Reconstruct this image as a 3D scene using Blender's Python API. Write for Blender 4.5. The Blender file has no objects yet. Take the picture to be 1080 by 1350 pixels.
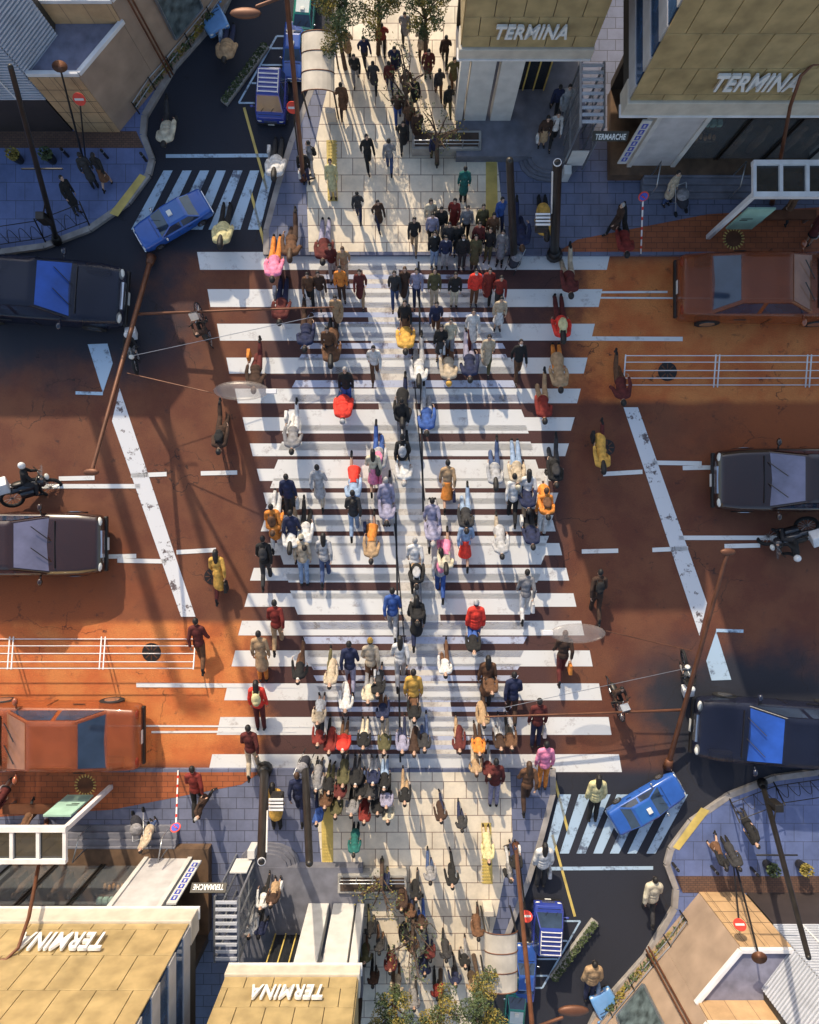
import bpy, bmesh, math, random
from mathutils import Vector, Matrix
random.seed(7)
R = math.radians
C = bpy.context.scene.collection
S = bpy.context.scene

# ------------------------------------------------------------------ camera, sky, sun, exposure
CAM_H, F = 20.0, 960.0                      # camera 20 m up, looking straight down on the crossing
cam_d = bpy.data.cameras.new('camera'); cam = bpy.data.objects.new('camera', cam_d); C.objects.link(cam)
cam.location = (0, 0, CAM_H)
cam_d.sensor_fit = 'VERTICAL'; cam_d.sensor_height = 24; cam_d.lens = 24 * F / 1350
cam_d.clip_start = 0.1; cam_d.clip_end = 1000
S.camera = cam
SUN_EL, SUN_AZ = 29, 17
w = bpy.data.worlds.new('World'); S.world = w; w.use_nodes = True
nt = w.node_tree; bgn = nt.nodes['Background']
sky = nt.nodes.new('ShaderNodeTexSky'); sky.sky_type = 'NISHITA'; sky.sun_disc = False
sky.sun_elevation = R(SUN_EL); sky.sun_rotation = R(-SUN_AZ); sky.air_density = 1.2; sky.dust_density = 2.0
nt.links.new(sky.outputs[0], bgn.inputs[0]); bgn.inputs[1].default_value = 0.15
sd = bpy.data.lights.new('sun', 'SUN'); so = bpy.data.objects.new('sun', sd); C.objects.link(so)
sd.energy = 3.0; sd.angle = R(0.5); sd.color = (1, .85, .63)
dv = Vector((math.sin(R(SUN_AZ)) * math.cos(R(SUN_EL)), -math.cos(R(SUN_AZ)) * math.cos(R(SUN_EL)), -math.sin(R(SUN_EL))))
so.rotation_euler = dv.to_track_quat('-Z', 'Y').to_euler(); so.location = (-8, 30, 30)
S.view_settings.view_transform = 'Standard'; S.view_settings.look = 'None'
S.view_settings.exposure = 0.58; S.view_settings.gamma = 1
S.cycles.max_bounces = 6

def G(px, py, h=0.0):
    k = (CAM_H - h) / F
    return Vector(((px - 540) * k, (675 - py) * k, h))

# ------------------------------------------------------------------ materials
MATS = {}
def mat(name, col=(.5, .5, .5), rough=.7, metal=0, var=.15, scale=3.0, bump=.0, bscale=60, alpha=1, trans=0, spec=.5, objcol=False, coat=0):
    if name in MATS: return MATS[name]
    m = bpy.data.materials.new(name); m.use_nodes = True
    n = m.node_tree.nodes; l = m.node_tree.links; p = n['Principled BSDF']
    p.inputs['Roughness'].default_value = rough; p.inputs['Metallic'].default_value = metal
    p.inputs['Specular IOR Level'].default_value = spec; p.inputs['Coat Weight'].default_value = coat
    if trans: p.inputs['Transmission Weight'].default_value = trans
    if alpha < 1: p.inputs['Alpha'].default_value = alpha
    tc = n.new('ShaderNodeTexCoord')
    nz = n.new('ShaderNodeTexNoise'); nz.inputs['Scale'].default_value = scale; nz.inputs['Detail'].default_value = 6
    l.new(tc.outputs['Object'], nz.inputs['Vector'])
    mr = n.new('ShaderNodeMapRange'); mr.inputs[1].default_value = .3; mr.inputs[2].default_value = .7
    mr.inputs[3].default_value = 1 - var; mr.inputs[4].default_value = 1 + var
    l.new(nz.outputs['Fac'], mr.inputs[0])
    vm = n.new('ShaderNodeVectorMath'); vm.operation = 'SCALE'
    if objcol:
        oi = n.new('ShaderNodeObjectInfo'); l.new(oi.outputs['Color'], vm.inputs[0])
    else:
        vm.inputs[0].default_value = col[:3]
    l.new(mr.outputs[0], vm.inputs['Scale']); l.new(vm.outputs[0], p.inputs['Base Color'])
    if bump:
        b = n.new('ShaderNodeBump'); b.inputs['Strength'].default_value = bump; b.inputs['Distance'].default_value = .02
        n2 = n.new('ShaderNodeTexNoise'); n2.inputs['Scale'].default_value = bscale; n2.inputs['Detail'].default_value = 4
        l.new(tc.outputs['Object'], n2.inputs['Vector']); l.new(n2.outputs['Fac'], b.inputs['Height']); l.new(b.outputs[0], p.inputs['Normal'])
    MATS[name] = m; return m

def tile_mat(name, c1, c2, cm, bw, bh, mortar, rough=.6, offset=.5, var=.25, rot=0):
    m = bpy.data.materials.new(name); m.use_nodes = True
    n = m.node_tree.nodes; l = m.node_tree.links; p = n['Principled BSDF']; p.inputs['Roughness'].default_value = rough
    tc = n.new('ShaderNodeTexCoord'); mp = n.new('ShaderNodeMapping'); mp.inputs['Rotation'].default_value = (0, 0, rot)
    br = n.new('ShaderNodeTexBrick'); br.offset = offset
    br.inputs['Scale'].default_value = 1; br.inputs['Brick Width'].default_value = bw; br.inputs['Row Height'].default_value = bh
    br.inputs['Mortar Size'].default_value = mortar; br.inputs['Mortar Smooth'].default_value = .3
    br.inputs['Color1'].default_value = (*c1, 1); br.inputs['Color2'].default_value = (*c2, 1); br.inputs['Mortar'].default_value = (*cm, 1)
    nz = n.new('ShaderNodeTexNoise'); nz.inputs['Scale'].default_value = 1.3; nz.inputs['Detail'].default_value = 8; nz.inputs['Roughness'].default_value = .7
    mr = n.new('ShaderNodeMapRange'); mr.inputs[1].default_value = .3; mr.inputs[2].default_value = .7; mr.inputs[3].default_value = 1 - var; mr.inputs[4].default_value = 1 + var
    vm = n.new('ShaderNodeVectorMath'); vm.operation = 'SCALE'
    l.new(tc.outputs['Object'], mp.inputs[0]); l.new(mp.outputs[0], br.inputs[0]); l.new(tc.outputs['Object'], nz.inputs['Vector'])
    l.new(nz.outputs['Fac'], mr.inputs[0]); l.new(br.outputs['Color'], vm.inputs[0]); l.new(mr.outputs[0], vm.inputs['Scale'])
    l.new(vm.outputs[0], p.inputs['Base Color'])
    b = n.new('ShaderNodeBump'); b.inputs['Strength'].default_value = .3; b.inputs['Distance'].default_value = .01
    l.new(br.outputs['Fac'], b.inputs['Height']); b.invert = True; l.new(b.outputs[0], p.inputs['Normal'])
    MATS[name] = m; return m

def road_mat():
    m = bpy.data.materials.new('asphalt'); m.use_nodes = True
    n = m.node_tree.nodes; l = m.node_tree.links; p = n['Principled BSDF']; p.inputs['Roughness'].default_value = .85
    tc = n.new('ShaderNodeTexCoord'); sx = n.new('ShaderNodeSeparateXYZ'); l.new(tc.outputs['Object'], sx.inputs[0])
    def M(op, a, b=None):
        q = n.new('ShaderNodeMath'); q.operation = op
        for i, v in enumerate((a, b)):
            if v is None: continue
            if isinstance(v, (int, float)): q.inputs[i].default_value = v
            else: l.new(v, q.inputs[i])
        return q.outputs[0]
    def noise(s, d=5, r=.6):
        q = n.new('ShaderNodeTexNoise'); q.inputs['Scale'].default_value = s; q.inputs['Detail'].default_value = d; q.inputs['Roughness'].default_value = r
        l.new(tc.outputs['Object'], q.inputs['Vector']); return q.outputs['Fac']
    def ramp(v, a, b):
        q = n.new('ShaderNodeMapRange'); q.interpolation_type = 'SMOOTHSTEP'; q.inputs[1].default_value = a; q.inputs[2].default_value = b
        l.new(v, q.inputs[0]); return q.outputs[0]
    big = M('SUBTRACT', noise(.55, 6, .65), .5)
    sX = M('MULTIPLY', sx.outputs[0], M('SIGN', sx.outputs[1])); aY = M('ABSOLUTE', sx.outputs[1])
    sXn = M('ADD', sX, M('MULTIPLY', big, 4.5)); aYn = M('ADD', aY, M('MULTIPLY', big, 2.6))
    orange_leak = M('MULTIPLY', ramp(sXn, 3.4, 5.6), ramp(M('ADD', aY, M('MULTIPLY', big, .25)), 2.9, 3.15))  # orange light leak, painted into the road colour
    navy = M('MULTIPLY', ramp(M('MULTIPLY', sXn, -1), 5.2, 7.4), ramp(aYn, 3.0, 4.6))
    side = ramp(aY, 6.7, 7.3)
    dark = M('MAXIMUM', navy, side)  # blue shade over corners and side road, painted as dark asphalt
    walk = ramp(M('ABSOLUTE', M('ADD', sx.outputs[0], M('MULTIPLY', big, 1.2))), 4.6, 3.8)
    col = None
    def mix(f, a, b):
        q = n.new('ShaderNodeMix'); q.data_type = 'RGBA'
        l.new(f, q.inputs[0])
        for i, v in ((6, a), (7, b)):
            if isinstance(v, tuple): q.inputs[i].default_value = (*v, 1)
            else: l.new(v, q.inputs[i])
        return q.outputs[2]
    c = mix(ramp(noise(.8, 6), .35, .65), (.125, .038, .020), (.17, .062, .030))
    c = mix(walk, c, (.082, .036, .032))
    c = mix(M('MULTIPLY', ramp(sXn, 5.5, 10.5), ramp(aYn, .3, 2.4)), c, (.33, .088, .027))  # orange glow toward the outer road ends, painted as colour
    c = mix(orange_leak, c, mix(ramp(noise(1.1, 6), .35, .65), (.54, .135, .035), (.62, .215, .06)))
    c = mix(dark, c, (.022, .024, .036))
    vo = n.new('ShaderNodeTexVoronoi'); vo.feature = 'DISTANCE_TO_EDGE'; vo.inputs['Scale'].default_value = .42
    wv = n.new('ShaderNodeVectorMath'); wv.operation = 'ADD'; nv = n.new('ShaderNodeTexNoise'); nv.inputs['Scale'].default_value = 1.6; nv.inputs['Detail'].default_value = 8
    l.new(tc.outputs['Object'], nv.inputs['Vector']); l.new(tc.outputs['Object'], wv.inputs[0]); l.new(nv.outputs['Color'], wv.inputs[1]); l.new(wv.outputs[0], vo.inputs['Vector'])
    crack = M('MULTIPLY', ramp(vo.outputs['Distance'], .006, .002), ramp(noise(.35), .48, .6))
    c = mix(M('MULTIPLY', crack, .75), c, (.02, .014, .012))
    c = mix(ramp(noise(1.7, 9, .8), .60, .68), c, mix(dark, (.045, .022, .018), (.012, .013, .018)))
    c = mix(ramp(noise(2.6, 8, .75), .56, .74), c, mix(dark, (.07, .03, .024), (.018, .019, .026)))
    g = n.new('ShaderNodeMapRange'); g.inputs[1].default_value = .3; g.inputs[2].default_value = .7; g.inputs[3].default_value = .5; g.inputs[4].default_value = 1.5
    l.new(noise(42, 5, .85), g.inputs[0])
    vm = n.new('ShaderNodeVectorMath'); vm.operation = 'SCALE'; l.new(c, vm.inputs[0]); l.new(g.outputs[0], vm.inputs['Scale'])
    l.new(vm.outputs[0], p.inputs['Base Color'])
    b = n.new('ShaderNodeBump'); b.inputs['Strength'].default_value = .35; b.inputs['Distance'].default_value = .01
    l.new(noise(120, 2), b.inputs['Height']); l.new(b.outputs[0], p.inputs['Normal'])
    return m

def paint_mat(name, col, under, wear=.55, soft=.06):
    m = bpy.data.materials.new(name); m.use_nodes = True
    n = m.node_tree.nodes; l = m.node_tree.links; p = n['Principled BSDF']; p.inputs['Roughness'].default_value = .6
    tc = n.new('ShaderNodeTexCoord')
    q = n.new('ShaderNodeTexNoise'); q.inputs['Scale'].default_value = 2.2; q.inputs['Detail'].default_value = 10; q.inputs['Roughness'].default_value = .78
    l.new(tc.outputs['Object'], q.inputs['Vector'])
    mr = n.new('ShaderNodeMapRange'); mr.inputs[1].default_value = wear - soft; mr.inputs[2].default_value = wear + soft
    l.new(q.outputs['Fac'], mr.inputs[0])
    mx = n.new('ShaderNodeMix'); mx.data_type = 'RGBA'; l.new(mr.outputs[0], mx.inputs[0])
    mx.inputs[6].default_value = (*col, 1); mx.inputs[7].default_value = (*under, 1)
    l.new(mx.outputs[2], p.inputs['Base Color']); MATS[name] = m; return m

paint_mat('white_paint', (.74, .73, .71), (.34, .29, .27), .63, .08)
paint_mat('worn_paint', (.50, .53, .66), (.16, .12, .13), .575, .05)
paint_mat('blue_white_paint', (.42, .55, .68), (.10, .12, .17), .56, .05)
paint_mat('sunlit_strip', (.74, .68, .60), (.30, .24, .20), .56, .10)
paint_mat('stop_paint', (.68, .68, .70), (.12, .09, .09), .575, .02)
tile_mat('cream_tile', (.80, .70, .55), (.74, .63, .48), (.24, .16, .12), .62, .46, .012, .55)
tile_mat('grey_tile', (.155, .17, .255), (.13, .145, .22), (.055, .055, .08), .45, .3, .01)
tile_mat('shade_blue_tile', (.13, .17, .34), (.11, .145, .29), (.06, .07, .12), .5, .5, .008)  # the blue of the shade is put into this paving colour
tile_mat('red_tile', (.36, .10, .035), (.30, .085, .03), (.12, .04, .02), .3, .15, .008)
tile_mat('brown_brick', (.16, .085, .055), (.12, .065, .045), (.04, .03, .03), .12, .06, .006)
tile_mat('orange_stone', (.48, .31, .165), (.44, .28, .15), (.20, .12, .07), .55, .32, .008)
mat('tactile', (.62, .46, .13), .6, var=.2)
mat('kerb', (.32, .29, .27), .8, var=.3, bump=.3)
mat('gold_panel', (.46, .345, .17), .42, .25, var=.26, scale=2.2, coat=.1)
mat('seam', (.05, .04, .03), .7)
mat('cream_ledge', (.54, .48, .40), .6, var=.15)
mat('white_wall', (.60, .58, .55), .55, var=.12)
mat('grey_panel', (.52, .50, .50), .4, var=.15)
mat('dark_glass', (.018, .02, .024), .06, var=.3, spec=.8)
mat('blue_glass', (.05, .10, .20), .08, var=.3, spec=.8)
mat('clear_glass', (.20, .22, .24), .04, alpha=.22, var=.05)
mat('interior', (.035, .024, .018), .7, var=.4)
mat('warm_interior', (.12, .07, .04), .7, var=.4)
mat('sign_letter', (.74, .73, .71), .4, var=.06)
mat('brown_wall', (.34, .245, .18), .8, var=.2, scale=1.5, bump=.1)
mat('roof_felt', (.20, .20, .27), .7, var=.3)
mat('louvre', (.50, .52, .58), .45, var=.1)
mat('black_metal', (.025, .022, .02), .4, .3, var=.3)
mat('rust_metal', (.14, .055, .028), .5, .3, var=.3)
mat('white_metal', (.72, .70, .70), .4, var=.12)
mat('steel', (.45, .46, .48), .3, .8, var=.15)
mat('stair', (.16, .16, .19), .7, var=.25)
mat('concrete', (.36, .34, .31), .8, var=.25, bump=.2)
mat('leaf', (.06, .085, .03), .7, var=.45, scale=6)
mat('yellow_leaf', (.22, .17, .03), .7, var=.45, scale=6)
mat('bark', (.08, .05, .035), .9, var=.35, scale=9)
mat('red_sign', (.62, .035, .02), .4, var=.08)
mat('blue_sign', (.03, .06, .42), .4, var=.08)
mat('tyre', (.012, .012, .013), .8)
mat('car_glass', objcol=True, rough=.05, var=.35, scale=1.5, spec=.9)
mat('chrome', (.6, .6, .62), .15, .9, var=.05)
mat('lamp_glass', (.75, .74, .68), .15, var=.05)
mat('tail_light', (.45, .02, .015), .25, var=.05)
mat('plate', (.7, .7, .66), .5, var=.05)
mat('car_paint', objcol=True, rough=.22, var=.12, scale=1.6, coat=.8)
mat('thin_paint', objcol=True, rough=.3, var=.2, scale=1.6, alpha=.55, coat=.4)
mat('fabric', objcol=True, rough=.9, var=.38, scale=7, bump=.6, bscale=16)
mat('skin', (.50, .31, .22), .55, var=.08)
mat('hair', objcol=True, rough=.6, var=.3, scale=30)
mat('dark_dot', (.02, .015, .012), .5)
mat('lip', (.35, .13, .11), .5)
mat('soil', (.06, .04, .03), .9, var=.4)
mat('drain', (.03, .03, .035), .6, .3)
mat('bread', (.45, .24, .09), .7, var=.3)
mat('mint', (.35, .55, .45), .6)
mat('mural', (.09, .12, .13), .4, var=.7, scale=4)
mat('globe', (.34, .29, .27), .25, alpha=.30, var=.3)

# ------------------------------------------------------------------ mesh helpers
class MB:
    def __init__(s): s.v = []; s.f = []; s.m = []
    def add(s, vs, fs, mi=0):
        o = len(s.v); s.v += [Vector(q) for q in vs]
        for f in fs: s.f.append([o + i for i in f]); s.m.append(mi)
        return s
    def box(s, x0, x1, y0, y1, z0, z1, mi=0):
        return s.add([(x0, y0, z0), (x1, y0, z0), (x1, y1, z0), (x0, y1, z0), (x0, y0, z1), (x1, y0, z1), (x1, y1, z1), (x0, y1, z1)],
                     [(3, 2, 1, 0), (4, 5, 6, 7), (0, 1, 5, 4), (1, 2, 6, 5), (2, 3, 7, 6), (3, 0, 4, 7)], mi)
    def obox(s, a, b, wd, ht, mi=0, up=None):
        a = Vector(a); b = Vector(b); d = (b - a).normalized(); u = Vector(up) if up else Vector((0, 0, 1))
        if abs(d.dot(u)) > .98: u = Vector((0, 1, 0))
        sd = d.cross(u).normalized(); u = sd.cross(d).normalized(); vs = []
        for p in (a, b):
            for i, j in ((-1, -1), (1, -1), (1, 1), (-1, 1)): vs.append(p + sd * i * wd / 2 + u * j * ht / 2)
        return s.add(vs, [(3, 2, 1, 0), (4, 5, 6, 7), (0, 1, 5, 4), (1, 2, 6, 5), (2, 3, 7, 6), (3, 0, 4, 7)], mi)
    def prism(s, poly, z0, z1, mi=0):
        nn = len(poly); ar = sum(poly[i][0] * poly[(i + 1) % nn][1] - poly[(i + 1) % nn][0] * poly[i][1] for i in range(nn))
        if ar < 0: poly = list(poly)[::-1]
        vs = [(p[0], p[1], z0) for p in poly] + [(p[0], p[1], z1) for p in poly]
        fs = [tuple(range(nn))[::-1], tuple(range(nn, 2 * nn))] + [(i, (i + 1) % nn, nn + (i + 1) % nn, nn + i) for i in range(nn)]
        return s.add(vs, fs, mi)
    def quad(s, pts, mi=0): return s.add(pts, [tuple(range(len(pts)))], mi)
    def tube(s, pts, rs, seg=10, mi=0, cap=True, flat=None):
        pts = [Vector(p) for p in pts]; rings = []
        if isinstance(rs, (int, float)): rs = [rs] * len(pts)
        pr = None; vs = []; 
        P2, R2 = list(pts), list(rs)
        d0 = (pts[1] - pts[0]).normalized(); d1 = (pts[-1] - pts[-2]).normalized()
        if cap:
            P2 = [pts[0] - d0 * rs[0] * .95, pts[0] - d0 * rs[0] * .6] + P2 + [pts[-1] + d1 * rs[-1] * .6, pts[-1] + d1 * rs[-1] * .95]
            R2 = [rs[0] * .3, rs[0] * .8] + R2 + [rs[-1] * .8, rs[-1] * .3]
        for i, p in enumerate(P2):
            d = (P2[min(i + 1, len(P2) - 1)] - P2[max(i - 1, 0)]).normalized()
            if pr is None:
                u = Vector((1, 0, 0)) if abs(d.x) < .9 else Vector((0, 1, 0)); pr = (u - d * u.dot(d)).normalized()
            else: pr = (pr - d * pr.dot(d)).normalized()
            q = d.cross(pr)
            for k in range(seg):
                a = 2 * math.pi * k / seg; vs.append(p + (pr * math.cos(a) + q * math.sin(a)) * R2[i])
        fs = []
        for i in range(len(P2) - 1):
            for k in range(seg): fs.append((i * seg + k, i * seg + (k + 1) % seg, (i + 1) * seg + (k + 1) % seg, (i + 1) * seg + k))
        fs.append(tuple(range(seg))[::-1]); b = (len(P2) - 1) * seg; fs.append(tuple(range(b, b + seg)))
        return s.add(vs, fs, mi)
    def ell(s, c, r, seg=14, rings=8, mi=0, rot=None):
        c = Vector(c); vs = []; fs = []
        for i in range(1, rings):
            t = math.pi * i / rings
            for k in range(seg):
                a = 2 * math.pi * k / seg; q = Vector((r[0] * math.sin(t) * math.cos(a), r[1] * math.sin(t) * math.sin(a), r[2] * math.cos(t)))
                vs.append(c + (rot @ q if rot else q))
        tq = Vector((0, 0, r[2])); n0 = len(vs); vs += [c + (rot @ tq if rot else tq), c - (rot @ tq if rot else tq)]
        for i in range(rings - 2):
            for k in range(seg): fs.append((i * seg + k, (i + 1) * seg + k, (i + 1) * seg + (k + 1) % seg, i * seg + (k + 1) % seg))
        for k in range(seg):
            fs.append((n0, k, (k + 1) % seg)); b = (rings - 2) * seg; fs.append((n0 + 1, b + (k + 1) % seg, b + k))
        return s.add(vs, fs, mi)
    def disc(s, c, nrm, r, th, seg=24, mi=0):
        nrm = Vector(nrm).normalized(); c = Vector(c)
        return s.tube([c - nrm * th / 2, c + nrm * th / 2], [r, r], seg, mi, cap=False)
    def mesh(s, name):
        me = bpy.data.meshes.new(name); me.from_pydata([tuple(q) for q in s.v], [], s.f); me.polygons.foreach_set('material_index', s.m); me.update(); return me
    def build(s, name, mats, parent=None, smooth=False, bevel=0):
        me = s.mesh(name)
        for m in (mats if isinstance(mats, (list, tuple)) else [mats]): me.materials.append(MATS[m] if isinstance(m, str) else m)
        if smooth: me.polygons.foreach_set('use_smooth', [True] * len(me.polygons))
        o = bpy.data.objects.new(name, me); C.objects.link(o)
        if parent is not None: o.parent = parent
        if bevel:
            b = o.modifiers.new('bevel', 'BEVEL'); b.width = bevel; b.segments = 2; b.limit_method = 'ANGLE'; b.angle_limit = R(40)
        return o

TOP = []            # every top-level object of the first half of the place; the other half is the same, turned half round
def thing(name, loc=(0, 0, 0), rz=0, sc=1.0):
    o = bpy.data.objects.new(name, None); C.objects.link(o); o.location = loc; o.rotation_euler = (0, 0, rz); o.scale = (sc,) * 3
    o.empty_display_size = .2; return o
UP, DOWN = 'upright', 'upside-down'
def tag(o, label, cat, group=None, kind=None):
    o['label'] = label + ', ' + UP
    if cat: o['category'] = cat
    if group: o['group'] = group
    if kind: o['kind'] = kind
    TOP.append(o); return o
def struct(o, twin=True):
    o['kind'] = 'structure'
    if twin: TOP.append(o)
    return o
def txt(body, size, shear, ext, m, name, parent, mw, width=None):
    cu = bpy.data.curves.new(name, 'FONT'); cu.body = body; cu.size = size; cu.shear = shear; cu.extrude = ext; cu.offset = size * .022
    cu.space_character = 1.06
    t = bpy.data.objects.new(name, cu); C.objects.link(t)
    bpy.context.view_layer.update()
    me = bpy.data.meshes.new_from_object(t.evaluated_get(bpy.context.evaluated_depsgraph_get()))
    bpy.data.objects.remove(t)
    if width:
        xs = [v.co.x for v in me.vertices]; k = width / (max(xs) - min(xs)); x0 = min(xs)
        for v in me.vertices: v.co.x = (v.co.x - x0) * k
    me.transform(mw); me.materials.clear(); me.materials.append(MATS[m])
    o = bpy.data.objects.new(name, me); C.objects.link(o)
    if parent is not None: o.parent = parent
    return o

# ------------------------------------------------------------------ ground, pavements, markings
g = MB().quad([(-160, -160, 0), (160, -160, 0), (160, 160, 0), (-160, 160, 0)])
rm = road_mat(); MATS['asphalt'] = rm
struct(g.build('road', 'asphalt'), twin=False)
KH = .12
def flat(name, pts, m, z, th=None):
    pl = [G(x, y) for x, y in pts]
    mb = MB()
    mb.prism([(p.x, p.y) for p in pl], (z - th) if th else z - .003, z)
    return mb.build(name, m)
NW = [(-900, 338), (0, 334), (60, 326), (120, 303), (170, 268), (197, 232), (202, 212), (190, 180), (192, 155), (230, 90), (292, 20), (330, -60), (330, -900), (-900, -900)]
NE = [(352, 338), (352, 305), (368, 245), (385, 190), (412, 120), (440, 40), (460, -60), (500, -900), (1900, -900), (1900, 338)]
def kerbed(name, pts, m):
    o = flat(name, pts, m, KH, KH + .1); struct(o)
    cx = sum(p[0] for p in pts) / len(pts); 
    k = MB(); W = 7
    P = [G(x, y) for x, y in pts]
    for i in range(len(P) - 1):
        a, b = P[i], P[i + 1]
        if (b - a).length < .05: continue
        k.obox(a + Vector((0, 0, .062)), b + Vector((0, 0, .062)), .16, .13)
    ko = k.build('kerb', 'kerb', bevel=.012); struct(ko)
kerbed('pavement', [p for p in NW], 'shade_blue_tile')
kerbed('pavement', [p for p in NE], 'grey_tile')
struct(flat('footpath', [(408, 334), (405, 250), (425, 150), (452, 40), (480, -100), (640, -100), (612, 60), (604, 185), (655, 215), (668, 334)], 'cream_tile', KH + .006))
struct(flat('footpath', [(735, 334), (760, 318), (930, 285), (1200, 268), (1200, 334)], 'red_tile', KH + .006))
struct(flat('footpath', [(-200, 176), (182, 176), (192, 198), (-200, 198)], 'brown_brick', KH + .006))
struct(flat('tactile_paving', [(433, 268), (431, 188), (443, 188), (446, 268)], 'tactile', KH + .014))
struct(flat('tactile_paving', [(640, 300), (640, 185), (654, 185), (656, 300)], 'tactile', KH + .014))
struct(flat('tactile_paving', [(147, 284), (187, 232), (195, 236), (158, 288)], 'tactile', KH + .014))
dm = MB()
for x0, x1, y0, y1 in ((433, 445, 190, 267), (641, 655, 187, 299)):
    x = x0 + 1.5
    while x < x1:
        y = y0
        while y < y1:
            p = G(x, y); dm.box(p.x - .022, p.x + .022, p.y - .022, p.y + .022, KH + .014, KH + .024); y += 4.2
        x += 3.2
struct(dm.build('tactile_paving', 'tactile'))
# crossing stripes: the set whose wide end lies at the bottom; its twin runs the other way
st = MB(); sw = MB()
ys = [1006, 957, 912, 868, 828, 791, 757, 724, 693, 664, 637, 612, 588, 566, 545, 525, 506, 488, 471, 456, 442, 428, 415, 402, 389, 377, 365, 353]
for i, y in enumerate(ys):
    t = .5 * ((ys[i - 1] - ys[i + 1]) / 2 if 0 < i < len(ys) - 1 else (47 if i == 0 else 12))
    l0 = 275 + (1006 - y) * .22; r0 = 820 - (1006 - y) * .279
    q = [G(l0, y + t / 2, 0), G(r0, y + t / 2, 0), G(r0 - 4, y - t / 2, 0), G(l0 + 5, y - t / 2, 0)]
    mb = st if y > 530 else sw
    for p in q: p.z = .004
    mb.quad([tuple(p) for p in q])
so1 = st.build('road_marking', 'white_paint'); struct(so1)
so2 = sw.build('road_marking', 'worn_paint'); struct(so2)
mk = MB(); bw = MB(); tk = MB()
def line(x0, y0, x1, y1, wd, mb=mk, z=.012):
    a, b = G(x0, y0), G(x1, y1); d = (b - a).normalized(); s = Vector((-d.y, d.x, 0)) * wd / 2
    mb.quad([(*(p.xy), z) for p in (a - s, b - s, b + s, a + s)])
for a in ((795, 625, 847, 622), (860, 610, 925, 611), (900, 617, 952, 616), (1003, 612, 1057, 612), (767, 727, 815, 726), (860, 725, 907, 723),
          (955, 720, 1002, 719), (895, 709, 1078, 709), (685, 446, 900, 447)): line(*a, .12)
line(690, 386, 880, 385, .06); line(620, 392, 1100, 394, .05)
tk.quad([(*G(x, y).xy, .012) for x, y in ((822, 537), (922, 838), (932, 795), (841, 537))])
bw.quad([(*G(x, y).xy, .012) for x, y in ((944, 832), (931, 871), (938, 897), (964, 896))]); line(944, 831, 980, 832, .09, bw)
for i, (tx, bx) in enumerate(((222, 181), (247, 208), (270, 234), (292, 259), (314, 283), (336, 309), (356, 335))):
    bw.quad([(*G(x, y).xy, .012) for x, y in ((bx - 8, 303), (bx + 8, 303), (tx + 6, 225), (tx - 6, 225))])
line(219, 206, 372, 205, .10, bw)
for a in ((315, 136, 365, 48), (315, 136, 345, 136), (332, 110, 372, 110), (345, 86, 376, 86), (358, 64, 380, 64), (365, 48, 392, 48)): line(*a, .05, bw)
struct(mk.build('road_marking', 'white_paint')); struct(bw.build('road_marking', 'blue_white_paint')); struct(tk.build('road_marking', 'stop_paint'))
ym = MB(); line(322, 142, 352, 250, .07, ym); line(330, 250, 352, 335, .07, ym); struct(ym.build('road_marking', 'tactile'))
# band of sunlight painted as a pale strip, and drain running through the middle (meets its own twin, so only built once)
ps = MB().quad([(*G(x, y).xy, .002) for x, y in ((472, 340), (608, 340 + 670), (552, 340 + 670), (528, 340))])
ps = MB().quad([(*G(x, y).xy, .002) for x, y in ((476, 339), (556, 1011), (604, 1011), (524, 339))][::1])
struct(ps.build('sun_band', 'sunlit_strip'), twin=False)
dr = MB(); line(552, 345, 558, 675, .05, dr, .016); line(536, 380, 560, 660, .03, dr, .016)
struct(dr.build('drain', 'drain'))

# ------------------------------------------------------------------ gold department store blocks
def gold_block(name, label, x0, x1, y0, y1, h0, hl, h1, pw, rows, text, tx, tz, tsize, twidth, side_windows):
    t = thing(name, ((x0 + x1) / 2, y0, 0))
    L = lambda v: v
    ox, oy = (x0 + x1) / 2, y0
    X0, X1, Y1 = x0 - ox, x1 - ox, y1 - oy
    MB().box(X0 + .03, X1, .03, Y1, h0 + .02, h1).build('wall', 'seam', t)
    MB().box(X0 - .05, X1 + .02, -.06, .5, h0, hl).build('ledge', 'cream_ledge', t, bevel=.02)
    MB().box(X0 - .085, X1, -.085, .2, h0 + .05, h0 + .1).build('ledge_trim', 'white_metal', t)
    pm = MB()
    hs = [hl] + rows + [h1]
    for j in range(len(hs) - 1):
        x = X0; first = pw * (.55 if j % 2 else 1)
        while x < X1 - .02:
            xn = min(x + (first if x == X0 else pw), X1)
            pm.box(x + .008, xn - .008, 0, .035, hs[j] + .008, hs[j + 1] - .008)
            x = xn
    pm.build('facade_panel', 'gold_panel', t, bevel=.006)
    # side wall toward the street
    sm = MB(); gm = MB()
    z = hl
    while z < h1 - .3:
        sm.box(X0 - .02, X0 + .03, .06, Y1, z, z + .45)
        if side_windows: gm.box(X0, X0 + .03, .1, Y1 - .1, z + .45, z + .95)
        else: sm.box(X0 - .02, X0 + .03, .06, Y1, z + .47, z + .95)
        z += .97
    sm.build('side_cladding', 'grey_panel' if side_windows else 'gold_panel', t)
    if side_windows: gm.build('window', 'blue_glass', t)
    MB().box(X0 + .1, X1 - .1, .1, Y1, h1 + .002, h1 + .1).build('roof', 'roof_felt', t)
    mw = Matrix.Translation((tx - ox, -.075, tz)) @ Matrix.Rotation(R(90), 4, 'X')
    txt(text, tsize, -.06 if side_windows else .18, .03, 'sign_letter', 'sign_lettering', t, mw, twidth)
    return t, ox, oy
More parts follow.
